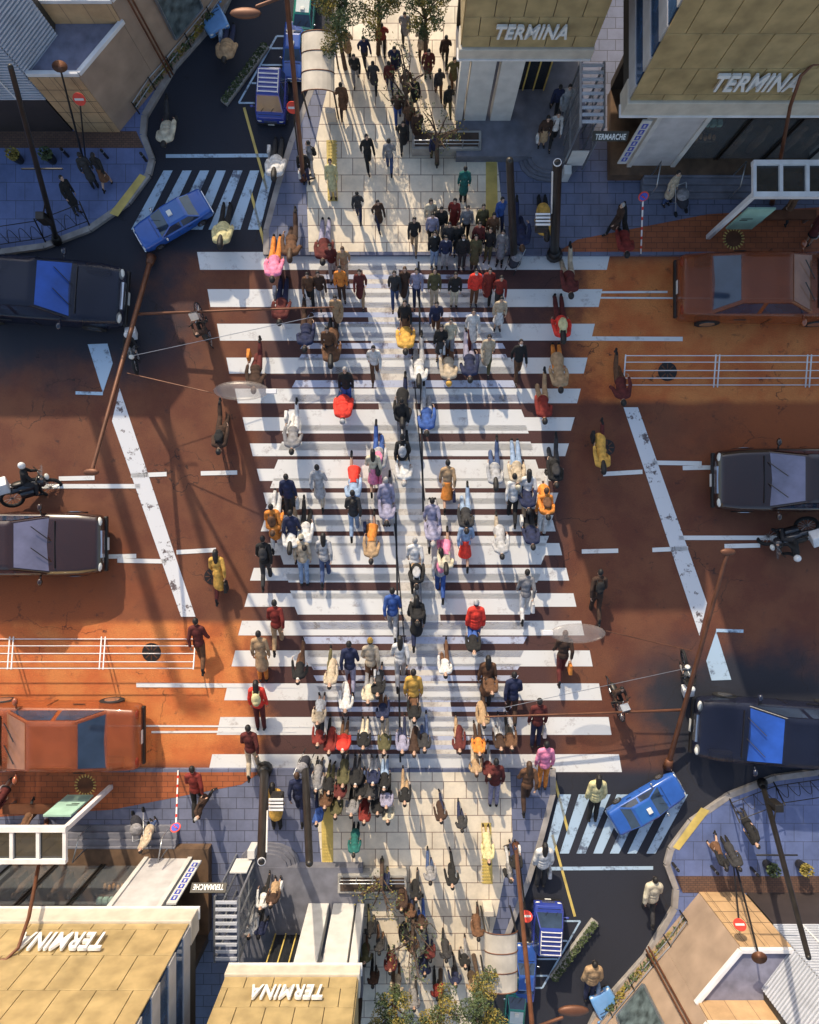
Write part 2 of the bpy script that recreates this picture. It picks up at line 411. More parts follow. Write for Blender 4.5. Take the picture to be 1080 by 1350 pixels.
t, ox, oy = gold_block('department_store', '', 4.9, 14.5, 9.15, 15, 3.2, 3.8, 8.2, .70, [4.03, 4.96, 6.06, 7.16], 'TERMINA', 6.42, 4.33, .80, 1.88, True)
tag(t, 'large gold panelled TERMINA store with shop windows behind bus shelter', 'building')
# mark after the word, cut by the picture edge
e = MB()
for k in range(3): e.obox((9.0 - ox + k * .16, -.06, 4.35), (9.16 - ox + k * .16, -.06, 4.85), .07, .06)
e.build('sign_emblem', 'sign_letter', t)
# ground floor
MB().box(-4.3, 4.8, 2.2, 2.4, .45, 3.2).build('back_wall', 'interior', t)
MB().box(-4.3, 4.8, -.1, 2.2, .1, .45).build('shop_floor', 'warm_interior', t)
for x0, x1 in ((-3.75, -2.7), (1.15, 2.35), (4.0, 4.8)):
    p = MB(); p.box(x0, x1, .15, .5, .45, 3.2); p.build('pillar', 'grey_panel', t)
    f = MB(); f.box(x0 - .12, x0 - .003, .1, .5, .45, 3.2); f.box(x1 + .003, x1 + .12, .1, .5, .45, 3.2); f.build('pillar_trim', 'white_wall', t, bevel=.01)
for x0, x1 in ((-2.56, -1.5), (-1.46, -.25), (-.21, 1.02), (2.5, 3.86)):
    wdo = MB().box(x0, x1, .32, .34, .5, 3.15).build('shop_window', 'clear_glass', t)
    fr = MB()
    for xx in (x0, x1 - .04): fr.box(xx, xx + .04, .29, .36, .452, 3.19)
    fr.box(x0 + .04, x1 - .04, .29, .36, 2.5, 2.55); fr.build('window_frame', 'black_metal', wdo)
sh = MB()
for z, dp in ((.75, .62), (1.15, .75), (1.6, .95)): sh.box(-2.45, -1.6, dp, 1.25, z, z + .05)
sh.box(-2.48, -2.45, .95, 1.25, .45, 2.0); sh.box(-1.6, -1.57, .95, 1.25, .45, 2.0)
sh.build('display_shelf', 'warm_interior', t)
br = MB()
for k in range(7): br.ell((-2.38 + k * .115, .70 + .04 * (k % 2), .84), (.05, .09, .045), 8, 6)
br.build('bread_display', 'bread', t, smooth=True)
mn = MB()
for k in range(5): mn.box(-2.42 + k * .16, -2.3 + k * .16, .78, .95, 1.2, 1.33)
mn.build('boxed_goods', 'mint', t)
stp = MB()
for k in range(4): stp.box(-3.4, 4.8, -.62 + k * .155, -.1 if k == 3 else -.62 + (k + 1) * .155 - .001, .1, KH + .085 * (k + 1))
stp.build('entrance_step', 'stair', t, bevel=.012)
rl = MB()
for k in range(2): rl.tube([(-3.2 + k * 2.2, -.6, KH), (-3.2 + k * 2.2, -.6, .85), (-3.2 + k * 2.2, -.1, 1.2), (-3.2 + k * 2.2, -.1, .46)], .018, 8)
rl.build('handrail', 'steel', t, smooth=True)
cl = MB()
for x in (-1.1, -.6, .3, .75): cl.tube([(x, .55, .46), (x, .55, 1.15), (x, .55, 1.45)], [.09, .12, .05], 10); cl.ell((x, .55, 1.6), (.07, .08, .1))
for x in (-1.3, -.05, .55): cl.box(x, x + .25, .45, .7, .451, .9)
cl.build('shop_display', 'warm_interior', t, smooth=False)
for x in (-2.0, -.8, .5, 3.1): MB().disc((x, .9, 3.1), (0, 0, 1), .12, .08).build('ceiling_lamp', 'white_wall', t)
# vertical banner on the corner
b = MB().box(-4.25, -4.02, -.02, .02, .9, 3.0).build('wall_banner', 'white_wall', t)
q = MB()
for k in range(7): 
    z = 1.05 + k * .27
    q.box(-4.2, -4.07, -.028, -.021, z, z + .03); q.box(-4.2, -4.16, -.028, -.021, z + .05, z + .16); q.box(-4.11, -4.07, -.028, -.021, z + .05, z + .16); q.box(-4.2, -4.07, -.028, -.021, z + .17, z + .2)
q.build('banner_marking', 'blue_sign', b)

t2, ox, oy = gold_block('entrance_block', '', 1.17, 4.15, 10.45, 15.5, 3.2, 3.62, 7.6, .62, [4.0, 4.62, 5.5, 6.4], 'TERMINA', 1.86, 4.06, .58, 1.58, False)
tag(t2, 'smaller gold TERMINA block over dark entrance hall with wide pillars', 'building')
MB().box(-1.4, 1.5, 2.6, 2.8, .45, 3.2).build('back_wall', 'interior', t2)
MB().box(-1.4, 1.9, -.9, 2.6, .1, .45).build('hall_floor', 'stair', t2)
for x0, x1 in ((-1.45, -1.25), (-1.2, -.62), (-.5, .05)):
    MB().box(x0, x1, .05, .35, .45, 3.2).build('pillar', 'white_wall', t2, bevel=.01)
ps_ = MB(); ps_.box(.08, .95, .9, .93, .45, 3.1); ps_.build('glass_door', 'dark_glass', t2)
fr = MB()
for x in (.08, .36, .64, .92): fr.box(x, x + .03, .86, .895, .45, 3.1)
fr.box(.08, .95, .86, .895, 2.3, 2.36); fr.build('door_frame', 'tactile', t2)
stp = MB()
for k in range(4): 
    a = []
    for j in range(9):
        th = math.pi * j / 8; rr = 1.0 - k * .12
        a.append((1.15 - math.cos(th) * (rr * .82), -.9 - math.sin(th) * rr * .55))
    stp.prism(a, .1, KH + .08 * (k + 1))
stp.build('entrance_step', 'stair', t2)
MB().disc((.6, .2, 3.0), (0, 0, 1), .1, .1).build('ceiling_lamp', 'white_metal', t2)
# planter wall beside it
t = thing('planter', (.62, 9.95, KH)); tag(t, 'long concrete planter wall with railing left of dark entrance hall', 'planter')
MB().box(-.55, 1.3, -.25, .25, 0, .42).build('trough', 'concrete', t, bevel=.02)
MB().box(-.48, 1.23, -.18, .18, .421, .44).build('soil', 'soil', t)
rl = MB()
for k in range(5): rl.tube([(-.5 + k * .43, -.21, .42), (-.5 + k * .43, -.21, .8)], .014, 6)
rl.tube([(-.5, -.21, .8), (1.22, -.21, .8)], .016, 6); rl.tube([(-.5, -.21, .62), (1.22, -.21, .62)], .012, 6); rl.build('railing', 'steel', t, smooth=True)
# glass stair pavilion between the blocks
t = thing('glass_pavilion', (4.42, 9.35, KH)); tag(t, 'narrow glass stair pavilion with TERMARCHE sign between the gold blocks', 'pavilion')
fr = MB()
for x in (-.28, .3):
    for y in (0, .5, 1.0, 1.5): fr.box(x - .02, x + .02, y - .02, y + .02, 0, 2.2)
    fr.box(x - .025, x + .025, -.04, 1.56, 2.2, 2.26); fr.box(x - .015, x + .015, 0, 1.5, 1.1, 1.13)
fr.build('steel_frame', 'steel', t)
gl = MB()
for x in (-.28, .3):
    for y in (0, .5, 1.0): gl.box(x - .006, x + .006, y + .02, y + .48, .05, 2.18)
gl.build('glass_wall', 'clear_glass', t)
sl = MB()
for k in range(9): sl.box(-.25, .27, .05 + k * .17, .12 + k * .17, 2.265, 2.3)
sl.build('roof_slat', 'louvre', t)
sgn = MB().obox((.06, -.16, 2.08), (.92, -.16, 2.08), .03, .24, up=(0, .6, .8)).build('sign_board', 'black_metal', t)
txt('TERMARCHE', .19, 0, .006, 'sign_letter', 'sign_lettering', sgn, Matrix.Translation((.12, -.225, 2.045)) @ Matrix.Rotation(R(53), 4, 'X'), .74)
MB().box(-.22, .22, -.06, -.03, .35, 1.1).build('notice_board', 'white_wall', t)
MB().box(-.30, -.1, -.35, -.1, 0, .5).build('plinth', 'white_wall', t, bevel=.02)

# ------------------------------------------------------------------ tiled corner building with louvred tower
def fp(pts, o): return [(x - o[0], y - o[1]) for x, y in pts]
o_ = (-8.6, 10.4)
t = thing('corner_building', (o_[0], o_[1], 0)); tag(t, 'low orange stone corner building with grey roof terrace behind kerb planters', 'building')
low = fp([(-9.12, 10.4), (-7.9, 10.4), (-6.85, 11.67), (-9.12, 11.67)], o_)
MB().prism(low, .05, 2.6).build('wall', 'brown_wall', t)
MB().box(-.515, .695, -.03, -.002, .1, 2.6).build('facade_tile', None or 'orange_stone', t)
# facade tiles lie in the x-z plane: give them grooves of their own
gv = MB()
for k in range(5): gv.box(-.515, .695, -.034, -.0305, .1 + k * .5, .112 + k * .5)
for k in range(3): gv.box(-.3 + k * .4, -.29 + k * .4, -.034, -.0305, .1, 2.6)
gv.build('facade_joint', 'seam', t)
rp = MB(); rp.prism(fp([(-9.1, 10.5), (-7.98, 10.5), (-7.0, 11.66), (-9.1, 11.66)], o_), 2.601, 2.62); rp.build('roof', 'roof_felt', t)
pp = MB(); pp.obox((-.52, .04, 2.66), (.72, .04, 2.66), .1, .12); pp.obox((.72, .04, 2.665), (1.78, 1.3, 2.665), .1, .12); pp.build('parapet', 'white_metal', t, bevel=.01)
hi = fp([(-9.62, 11.68), (-6.84, 11.68), (-4.6, 14.4), (-4.6, 18), (-9.62, 18)], o_)
MB().prism(hi, .05, 3.3).build('rear_wall', 'brown_wall', t)
MB().box(-1.02, 1.74, 1.245, 1.278, 2.63, 3.3).build('rear_facade', 'orange_stone', t)
pr = MB(); pr.obox((-1.02, 1.3, 3.36), (1.78, 1.3, 3.36), .1, .11); pr.obox((1.78, 1.3, 3.365), (4.0, 4.0, 3.365), .1, .11); pr.build('parapet', 'white_metal', t)
MB().prism(fp([(-9.5, 11.8), (-6.9, 11.8), (-4.8, 14.4), (-4.8, 17.8), (-9.5, 17.8)], o_), 3.301, 3.32).build('roof', 'roof_felt', t)
sk = MB(); base = Vector((.9, 2.2, 3.35))
for a in range(0, 360, 45): sk.tube([base + Vector((0, 0, .45)), base + Vector((math.cos(R(a)) * .7, math.sin(R(a)) * .7, 0))], .022, 6)
sk.build('roof_truss', 'white_metal', t)
# mural window on the slanting wall, downpipes
a = Vector((2.35, 1.90, 0)); d = Vector((2.24, 2.72, 0)).normalized(); nr = Vector((d.y, -d.x, 0))
wa = a + nr * .02 + d * .15; wb = wa + d * 1.1
mu = MB(); mu.obox(wa + Vector((0, 0, 1.7)), wb + Vector((0, 0, 1.7)), .04, 1.6); mu.build('mural_window', 'mural', t)
fr = MB()
for z in (.88, 2.52): fr.obox(wa + Vector((0, 0, z)), wb + Vector((0, 0, z)), .07, .05)
for p in (wa, wb): fr.obox(p + Vector((0, 0, .9)), p + Vector((0, 0, 2.5)), .06, .06)
fr.build('mural_frame', 'steel', t)
pi_ = MB()
for s_ in (-.5, -.4): pi_.tube([a + d * s_ + nr * .05 + Vector((0, 0, .1)), a + d * s_ + nr * .05 + Vector((0, 0, 3.2))], .025, 8)
pi_.build('downpipe', 'rust_metal', t, smooth=True)
t = thing('louvre_tower', (-11.3, 10.4, 0)); tag(t, 'grey plant tower wrapped in pale horizontal louvres beside corner building', 'tower')
tp = [(-5, 0.05), (2.12, .05), (2.85, 1.02), (2.85, 1.25), (-5, 1.25)]
MB().prism(tp, .05, 4.5).build('core', 'seam', t)
MB().box(-5, 2.1, .0, .045, .05, 1.6).build('base', 'brown_brick', t)
lv = MB(); z = 1.66
while z < 4.5:
    lv.obox((-5, .02, z), (2.13, .02, z), .06, .05); lv.obox((2.15, .03, z), (2.88, 1.0, z), .06, .05); z += .105
lv.build('louvre', 'louvre', t)
pm = MB()
for x in (-1.2, .2, 1.4): pm.box(x, x + .04, -.03, -.011, 1.62, 4.5)
pm.build('mullion', 'white_metal', t)

# ------------------------------------------------------------------ street furniture
def pole_thing(name, label, base, top, r0, r1, m, cat='lamp post', group=None):
    t = thing(name, base); tag(t, label, cat, group)
    d = top - base
    MB().tube([Vector((0, 0, 0)), d * .5, d], [r0, (r0 + r1) / 2, r1], 12).build('pole', m, t, smooth=True)
    MB().tube([d.normalized() * .0, d.normalized() * .28], [r0 * 1.9, r0 * 1.35], 12, cap=False).build('base_collar', m, t, smooth=True)
    return t, d
# black mast with signal arm at the corner
b0 = G(75, 318, KH); t, d = pole_thing('signal_mast', 'tall black mast with crossarm and signal at corner pavement', b0, G(14, 88, 7.0), .075, .05, 'black_metal', 'signal mast')
MB().tube([d * .52 + Vector((-.35, 0, 0)), d * .52 + Vector((.55, 0, 0))], .02, 8).build('crossarm', 'black_metal', t, smooth=True)
s_ = MB(); s_.box(.3, .52, -.1, .1, 1.3, 1.75); s_.build('signal_head', 'black_metal', t, bevel=.02)
MB().tube([d * .33, (.4, 0, 1.55)], .018, 8).build('signal_arm', 'black_metal', t)
b0 = G(111, 215, KH); t, d = pole_thing('street_lamp', 'slim black street lamp beside round no entry sign and orange wall', b0, G(80, 92, 3.2), .03, .022, 'black_metal')
MB().tube([d, d + d.normalized() * .10], [.03, .17], 14, cap=False).build('lamp_shade', 'rust_metal', t, smooth=True)
# no-entry signs
def no_entry(label, base, top, r=.17):
    t = thing('no_entry_sign', base); tag(t, label, 'road sign', 'no entry signs')
    d = top - base; nr = Vector((0, -.85, .6)).normalized()
    MB().tube([(0, 0, 0), d], .02, 8).build('pole', 'black_metal', t, smooth=True)
    c = d + nr * .03
    MB().disc(c, nr, r, .02, 28).build('sign_disc', 'red_sign', t)
    u = Vector((1, 0, 0)); c2 = c + nr * .013
    MB().obox(c2 - u * r * .72, c2 + u * r * .72, r * .34, .006, up=nr).build('sign_bar', 'white_wall', t)
    return t
no_entry('red no entry sign in front of orange corner building', G(114, 222, KH), G(105, 130, 2.5), .15)
no_entry('red no entry sign on post beside parked blue van', G(395, 215, KH), G(386, 141, 1.9), .15)
# blue no-parking disc on white striped pole
t = thing('parking_sign', G(845, 334, KH)); tag(t, 'blue disc sign with red rim on white pole by kerb', 'road sign')
d = G(848, 258, 1.9) - G(845, 334, KH)
MB().tube([(0, 0, 0), d], .022, 8).build('pole', 'white_metal', t, smooth=True)
bd = MB()
for k in range(5): bd.tube([d * (.1 + k * .17), d * (.1 + k * .17 + .05)], .025, 8, cap=False)
bd.build('pole_band', 'red_sign', t)
nr = Vector((.1, -.8, .6)).normalized()
MB().disc(d + nr * .03, nr, .13, .02).build('sign_rim', 'red_sign', t)
MB().disc(d + nr * .043, nr, .10, .012).build('sign_disc', 'blue_sign', t)
MB().obox(d + nr * .052 + Vector((-.06, 0, .05)), d + nr * .052 + Vector((.06, -.02, -.05)), .025, .006, up=nr).build('sign_bar', 'red_sign', t)
# tall curved lamp post in front of the store
t = thing('street_lamp', G(1018, 268, KH)); tag(t, 'tall rust brown street lamp curving over above bus shelter roof', 'lamp post')
b_ = G(1018, 268, KH); p1 = G(1042, 140, 4.3) - b_; p2 = G(1056, 100, 4.9) - b_; p3 = G(1072, 85, 5.1) - b_; p4 = G(1100, 82, 5.1) - b_
MB().tube([(0, 0, 0), p1 * .5, p1, p2, p3, p4], [.05, .045, .04, .035, .03, .03], 12).build('pole', 'rust_metal', t, smooth=True)
MB().tube([(0, 0, 0), p1.normalized() * .35], [.075, .06], 12, cap=False).build('base_collar', 'rust_metal', t, smooth=True)
MB().ell(p4 + Vector((.15, 0, -.02)), (.24, .1, .05)).build('lamp_head', 'white_metal', t, smooth=True)
# two thick black posts at the head of the crossing
t, d = pole_thing('signal_post', 'thick black signal post among waiting crowd', G(678, 345, KH), G(672, 212, 4.9), .10, .08, 'black_metal', 'signal post')
s_ = MB()
for k in range(4): s_.box(.08, .42, -.16 + k * .08, -.12 + k * .08, 2.9, 2.94)
s_.build('signal_visor', 'white_metal', t)
MB().box(.12, .4, -.2, .16, 2.55, 2.88).build('signal_head', 'black_metal', t, bevel=.02)
t, d = pole_thing('signal_post', 'thick plain black post on kerb right of waiting crowd', G(731, 336, KH), G(735, 216, 4.8), .12, .10, 'black_metal', 'signal post')
MB().tube([d * .55 + Vector((-.1, -.05, 0)), d * .95 + Vector((-.1, -.05, 0))], .02, 8).build('conduit', 'white_metal', t)
MB().disc(d + d.normalized() * .04, d, .085, .05).build('cap', 'white_metal', t)
t, d = pole_thing('street_lamp', 'very tall brown street lamp between parked van and bright pavement', G(400, 236, KH), G(378, -6, 7.0), .06, .045, 'rust_metal')
MB().tube([d, d + Vector((-.5, -.3, .15))], [.03, .03], 8).build('lamp_arm', 'rust_metal', t, smooth=True)
MB().ell(d + Vector((-.7, -.42, .15)), (.28, .1, .06)).build('lamp_head', 'rust_metal', t, smooth=True)
# tall poles added out of frame to throw shadow streaks over the crossing
for i, (x, y, h_, r_) in enumerate(((205, -85, 12, .15), (118, -80, 13, .20), (20, -90, 13, .14), (-70, -80, 12, .2))):
    b_ = G(x, y, KH); t = thing('shadow_pole', b_); t['label'] = 'tall thick pole added for its shadow beyond corner building, upright'; t['category'] = 'lamp post'; t['group'] = 'added shadow poles beyond the corner building'
    MB().tube([(0, 0, 0), (0, 0, h_)], [r_, r_ * .8], 14).build('pole', 'rust_metal', t, smooth=True)
    MB().ell((.3, 0, h_ + .05), (.5, .18, .1)).build('lamp_head', 'white_metal', t, smooth=True)  # head of the added shadow pole, not a real lamp
# leaning lamp mast over the road
t, d = pole_thing('lamp_mast', 'long leaning rust mast with lamp beside white stop line', G(880, 1012, KH), G(958, 732, 2.7), .07, .045, 'rust_metal', 'lamp mast')
MB().ell(d + Vector((.02, .08, .02)), (.19, .09, .06)).build('lamp_head', 'rust_metal', t, smooth=True)
b0 = G(880, 1012, KH); a0 = G(897, 936, .75) - b0; a1 = G(640, 945, 1.0) - b0
MB().tube([a0, (a0 + a1) / 2 + Vector((0, 0, .03)), a1], [.04, .03, .022], 10).build('mast_arm', 'rust_metal', t, smooth=True)
w0 = G(905, 881, 1.3) - b0; w1 = G(650, 936, 1.05) - b0
MB().tube([w0, (w0 + w1) / 2, w1], .008, 6).build('stay_wire', 'steel', t)
g0 = G(912, 858, 1.5) - b0; g1 = G(800, 832, 1.8) - b0
MB().tube([g0, g1], .014, 8).build('lamp_bracket', 'rust_metal', t)
gl = MB().ell(G(762, 835, 1.8) - b0, (.70, .25, .10), 24, 10).build('lantern', 'globe', t, smooth=True)
q = G(722, 834, 1.9) - b0
MB().box(q.x - .13, q.x + .13, q.y - .06, q.y + .06, q.z - .03, q.z + .04).build('lantern_hatch', 'white_metal', gl, bevel=.01)
# white guard rail down the middle of the road
t = thing('guard_rail', G(822, 510)); tag(t, 'white pipe guard rail leaning along orange-tinted road', 'guard rail')
b0 = G(822, 510)
for k, px in enumerate((822, 941, 946, 1062, 1067, 1186)):
    MB().tube([G(px, 510) - b0, G(px + 3, 468, .5) - b0], .02, 8).build('post', 'white_metal', t, smooth=True)
rr = MB()
for f in (.06, .28, .52, .78, .98):
    a = (G(822, 510).lerp(G(825, 468, .5), f)) - b0; b = (G(1186, 510).lerp(G(1189, 468, .5), f)) - b0
    rr.tube([a, b], .013, 8)
rr.build('rail', 'white_metal', t, smooth=True)
# black ornamental fence with arcs
t = thing('ornamental_fence', G(0, 328, KH)); tag(t, 'low black ornamental fence with arched panels along corner kerb', 'fence')
b0 = G(0, 328, KH); rr = MB()
ln = [(-70, 332), (0, 328), (60, 319), (118, 297)]
for i in range(3):
    a = G(*ln[i], KH) - b0; b = G(*ln[i + 1], KH) - b0; up = Vector((0, .35, .55))
    MB().tube([a, a + up * 1.1], .02, 8).build('post', 'black_metal', t, smooth=True)
    for f in (.2, 1.0): rr.tube([a + up * f, b + up * f], .013, 6)
    n_ = 4
    for j in range(n_):
        arc = [a.lerp(b, (j + u / 6) / n_) + up * (.2 + .6 * math.sin(math.pi * u / 6)) for u in range(7)]
        rr.tube(arc, .009, 6)
MB().tube([b, b + up * 1.1], .02, 8).build('post', 'black_metal', t, smooth=True)
rr.build('panel', 'black_metal', t, smooth=True)
# black guard fence and hedge along the slanting wall
t = thing('kerb_fence', G(184, 150, KH)); tag(t, 'black two rail fence following slanting brown wall and hedge', 'fence')
b0 = G(184, 150, KH); pts = [(184, 150), (205, 118), (228, 92), (252, 62), (280, 28), (300, 0)]; pr = None; rr = MB()
for x, y in pts:
    a = G(x, y, KH) - b0; MB().tube([a, a + Vector((0, 0, .55))], .02, 8).build('post', 'black_metal', t, smooth=True)
    if pr is not None:
        for f in (.3, .52): rr.tube([pr + Vector((0, 0, f)), a + Vector((0, 0, f))], .016, 6)
    pr = a
rr.build('rail', 'steel', t, smooth=True)
def leaves(mb, c, r, n, size, mi=0):
    for _ in range(n):
        while True:
            p = Vector((random.uniform(-1, 1), random.uniform(-1, 1), random.uniform(-1, 1)))
            if p.length < 1: break
        p = p.normalized() * (p.length ** .45); p = Vector((p.x * r[0], p.y * r[1], p.z * r[2])) + Vector(c)
        u = Vector((random.gauss(0, 1), random.gauss(0, 1), random.gauss(0, 1))).normalized(); v = u.orthogonal().normalized() * size * random.uniform(.4, .7); u = u * size * random.uniform(.7, 1.3)
        mb.add([p - u, p + v, p + u, p - v], [(0, 1, 2, 3)], mi)
t = thing('hedge', G(195, 120, KH)); tag(t, 'long low hedge growing under the slanting brown wall', 'hedge')
b0 = G(195, 120, KH); hm = MB()
for i in range(16):
    f = i / 15; p = G(176 + 100 * f, 140 - 115 * f, KH) - b0
    leaves(hm, p + Vector((0, 0, .2 + .08 * random.random())), (.2, .2, .22), 130, .05, random.choice((0, 0, 1)))
hm.build('foliage', ['leaf', 'yellow_leaf'], t)
tr = MB()
for i in range(16):
    f = i / 15; p = G(176 + 100 * f, 140 - 115 * f, KH) - b0; tr.tube([p, p + Vector((.03, 0, .3))], [.02, .01], 6)
tr.build('stem', 'bark', t)
t = thing('median_planter', G(312, 128)); tag(t, 'narrow planted road median with clipped ground shrubs beside parking bays', 'planter')
b0 = G(312, 128); a = G(296, 138) - b0; b = G(352, 62) - b0
MB().obox(a + Vector((0, 0, .06)), b + Vector((0, 0, .06)), .22, .12).build('kerb_edge', 'concrete', t, bevel=.02)
hm = MB()
for i in range(12): leaves(hm, a.lerp(b, .05 + .9 * i / 11) + Vector((0, 0, .16)), (.1, .1, .08), 70, .035)
hm.build('shrub', 'leaf', t)
# planter pots with shrubs in front of corner building
for i, (x, y, lab) in enumerate(((27, 212, 'black planter pot with yellow flowers at far end of brick strip'), (70, 212, 'black planter pot with dry shrub beside the black mast'))):
    t = thing('planter_pot', G(x, y, KH)); tag(t, lab, 'planter', 'planter pots')
    MB().tube([(0, 0, 0), (0, 0, .3)], [.11, .15], 14, cap=False).build('pot', 'black_metal', t, smooth=False)
    fm = MB(); leaves(fm, (0, 0, .42), (.18, .18, .14), 160, .04, 1 if i == 0 else 0); fm.build('foliage', ['leaf', 'yellow_leaf'], t)
for i, (x, y, lab) in enumerate(((142, 208, 'black bollard nearest no entry sign on shade-tinted pavement'), (193, 212, 'black bollard at rounded kerb beside side road'), (90, 206, 'black bollard behind tall mast before orange wall'))):
    t = thing('bollard', G(x, y, KH)); tag(t, lab, 'bollard', 'bollards on the corner pavement')
    MB().tube([(0, 0, 0), (0, 0, .42)], .04, 12).build('post', 'black_metal', t, smooth=True); MB().tube([(0, 0, .32), (0, 0, .36)], .043, 12, cap=False).build('band', 'steel', t)
# bus shelter
t = thing('bus_shelter', (8.15, 7.5, KH)); tag(t, 'white framed bus shelter with glazed roof in front of store steps', 'bus shelter')
H = 2.75
for x in (0, 2.9): MB().box(x - .06, x + .06, -.06, .06, 0, H).build('post', 'white_metal', t, bevel=.01)
fr = MB(); fr.box(-.12, 5, -.14, -.02, H, H + .14); fr.box(-.12, 5, .62, .72, H, H + .14)
for k in range(7): fr.box(-.12 + k * .62, -.04 + k * .62, -.02, .62, H + .02, H + .12)
fr.build('roof_frame', 'white_metal', t)
MB().box(-.04, 4.9, -.02, .62, H + .03, H + .05).build('roof_glass', 'dark_glass', t)
po = MB().box(.35, 1.05, .1, .15, .3, 1.6).build('notice_panel', 'mint', t)
ln_ = MB()
for k in range(2): ln_.box(.45, .75 - .1 * k, .094, .099, .98 - k * .09, 1.02 - k * .09)
ln_.build('notice_text', 'black_metal', po)
MB().box(1.3, 2.7, .3, .55, .42, .47).build('bench_seat', 'rust_metal', t)
lg = MB()
for x in (1.4, 2.6): lg.box(x - .03, x + .03, .38, .46, 0, .419)
lg.build('bench_leg', 'steel', t)
# manhole ring
t = thing('manhole_cover', G(967, 315, KH)); tag(t, 'round manhole cover ringed with pale studs under bus shelter', 'manhole cover')
MB().disc((0, 0, .009), (0, 0, 1), .25, .008, 28).build('lid', 'rust_metal', t)
q = MB()
for k in range(20):
    a = 2 * math.pi * k / 20; q.obox((math.cos(a) * .22, math.sin(a) * .22, .016), (math.cos(a) * .3, math.sin(a) * .3, .016), .03, .006)
q.build('stud', 'tactile', t)
for x, y, r_, lab in ((700, 690, .3, 'round iron manhole cover on road beside short white dash'), (880, 490, .26, 'round iron manhole cover on orange-tinted road by guard rail'), (800, 590, .22, 'small iron valve cover on road near stop line')):
    t = thing('manhole_cover', G(x, y)); tag(t, lab, 'manhole cover')
    MB().disc((0, 0, .005), (0, 0, 1), r_, .012, 28).build('lid', 'black_metal', t)
    q = MB()
    for k in range(8): q.obox((math.cos(k * .785) * r_ * .3, math.sin(k * .785) * r_ * .3, .014), (math.cos(k * .785) * r_ * .85, math.sin(k * .785) * r_ * .85, .014), .03, .006)
    q.build('tread', 'rust_metal', t)
# arched taxi shelter
t = thing('arched_shelter', G(427, 158, KH)); tag(t, 'small shelter with pale curved roof beside the taxi rank', 'shelter')
rf = MB(); n_ = 10
for j in range(n_):
    a0, a1 = math.pi * j / n_, math.pi * (j + 1) / n_
    for r_, fl in ((.42, 1), (.40, 0)):
        q = [(-math.cos(a0) * r_, 0, 1.25 + math.sin(a0) * r_ * .45), (-math.cos(a1) * r_, 0, 1.25 + math.sin(a1) * r_ * .45), (-math.cos(a1) * r_, 1.5, 1.25 + math.sin(a1) * r_ * .45), (-math.cos(a0) * r_, 1.5, 1.25 + math.sin(a0) * r_ * .45)]
        rf.quad(q if fl else q[::-1])
rf.build('curved_roof', 'tactile' if False else 'cream_ledge', t, smooth=True)
for x in (-.4, .4):
    for y in (.05, 1.4): MB().tube([(x, y, 0), (x, y, 1.25)], .025, 8).build('post', 'black_metal', t)
for y in (0, .5, 1.0, 1.5): MB().tube([(-math.cos(math.pi * j / 10) * .425, y, 1.25 + math.sin(math.pi * j / 10) * .425 * .45) for j in range(11)], .015, 6).build('roof_rib', 'rust_metal', t, smooth=True)
MB().box(.1, .36, -.1, .04, 0, .55).build('ticket_box', 'cream_ledge', t, bevel=.01)

# ------------------------------------------------------------------ trees
def tree(label, base, h, cr, n, mats, bare=False, seed=0):
    rnd = random.Random(seed); t = thing('street_tree', base); tag(t, label, 'tree', 'trees on the bright pavement')
    tm = MB(); top = Vector((rnd.uniform(-.1, .1), rnd.uniform(-.1, .1), h * .72))
    tm.tube([(0, 0, -.02), top * .5, top], [.065, .05, .035], 10); ends = []
    for k in range(9):
        a = rnd.uniform(0, 6.28); s0 = top * rnd.uniform(.55, 1); e = s0 + Vector((math.cos(a) * cr * .85, math.sin(a) * cr * .85, rnd.uniform(.2, .5) * h * .6))
        tm.tube([s0, s0.lerp(e, .5) + Vector((0, 0, .08)), e], [.028, .018, .008], 6); ends.append(e)
        for q in range(3):
            f = s0.lerp(e, rnd.uniform(.4, 1)); e2 = f + Vector((rnd.uniform(-.4, .4), rnd.uniform(-.4, .4), rnd.uniform(.1, .5))) * cr * .9
            tm.tube([f, e2], [.012, .004], 5); ends.append(e2)
    tm.build('trunk', 'bark', t, smooth=True)
    if not bare:
        cm = MB()
        for e in ends: leaves(cm, e, (cr * .33, cr * .33, cr * .28), n // len(ends), .027, rnd.choice((0, 0, 1)))
        cm.build('crown', mats, t)
    else:
        cm = MB()
        for e in ends: leaves(cm, e, (cr * .3,) * 3, n // len(ends), .03, rnd.choice((0, 1)))
        cm.build('crown', mats, t)
tree('leafy green tree nearest the arched shelter at pavement end', (-1.75, 12.1, KH), 2.7, .55, 4200, ['leaf', 'yellow_leaf'], seed=1)
tree('leafy yellow green tree in middle of bright pavement end', (-.85, 12.5, KH), 2.7, .58, 4200, ['leaf', 'yellow_leaf'], seed=2)
tree('leafy tree nearest the gold entrance block on bright pavement', (.45, 12.4, KH), 2.6, .5, 3400, ['leaf', 'yellow_leaf'], seed=3)
tree('nearly bare thin tree on bright pavement before the planter wall', (.75, 9.5, KH), 2.4, .6, 260, ['yellow_leaf', 'leaf'], True, 4)
tree('nearly bare thin tree beside the planter wall end', (-.1, 10.6, KH), 2.6, .65, 260, ['yellow_leaf', 'leaf'], True, 5)

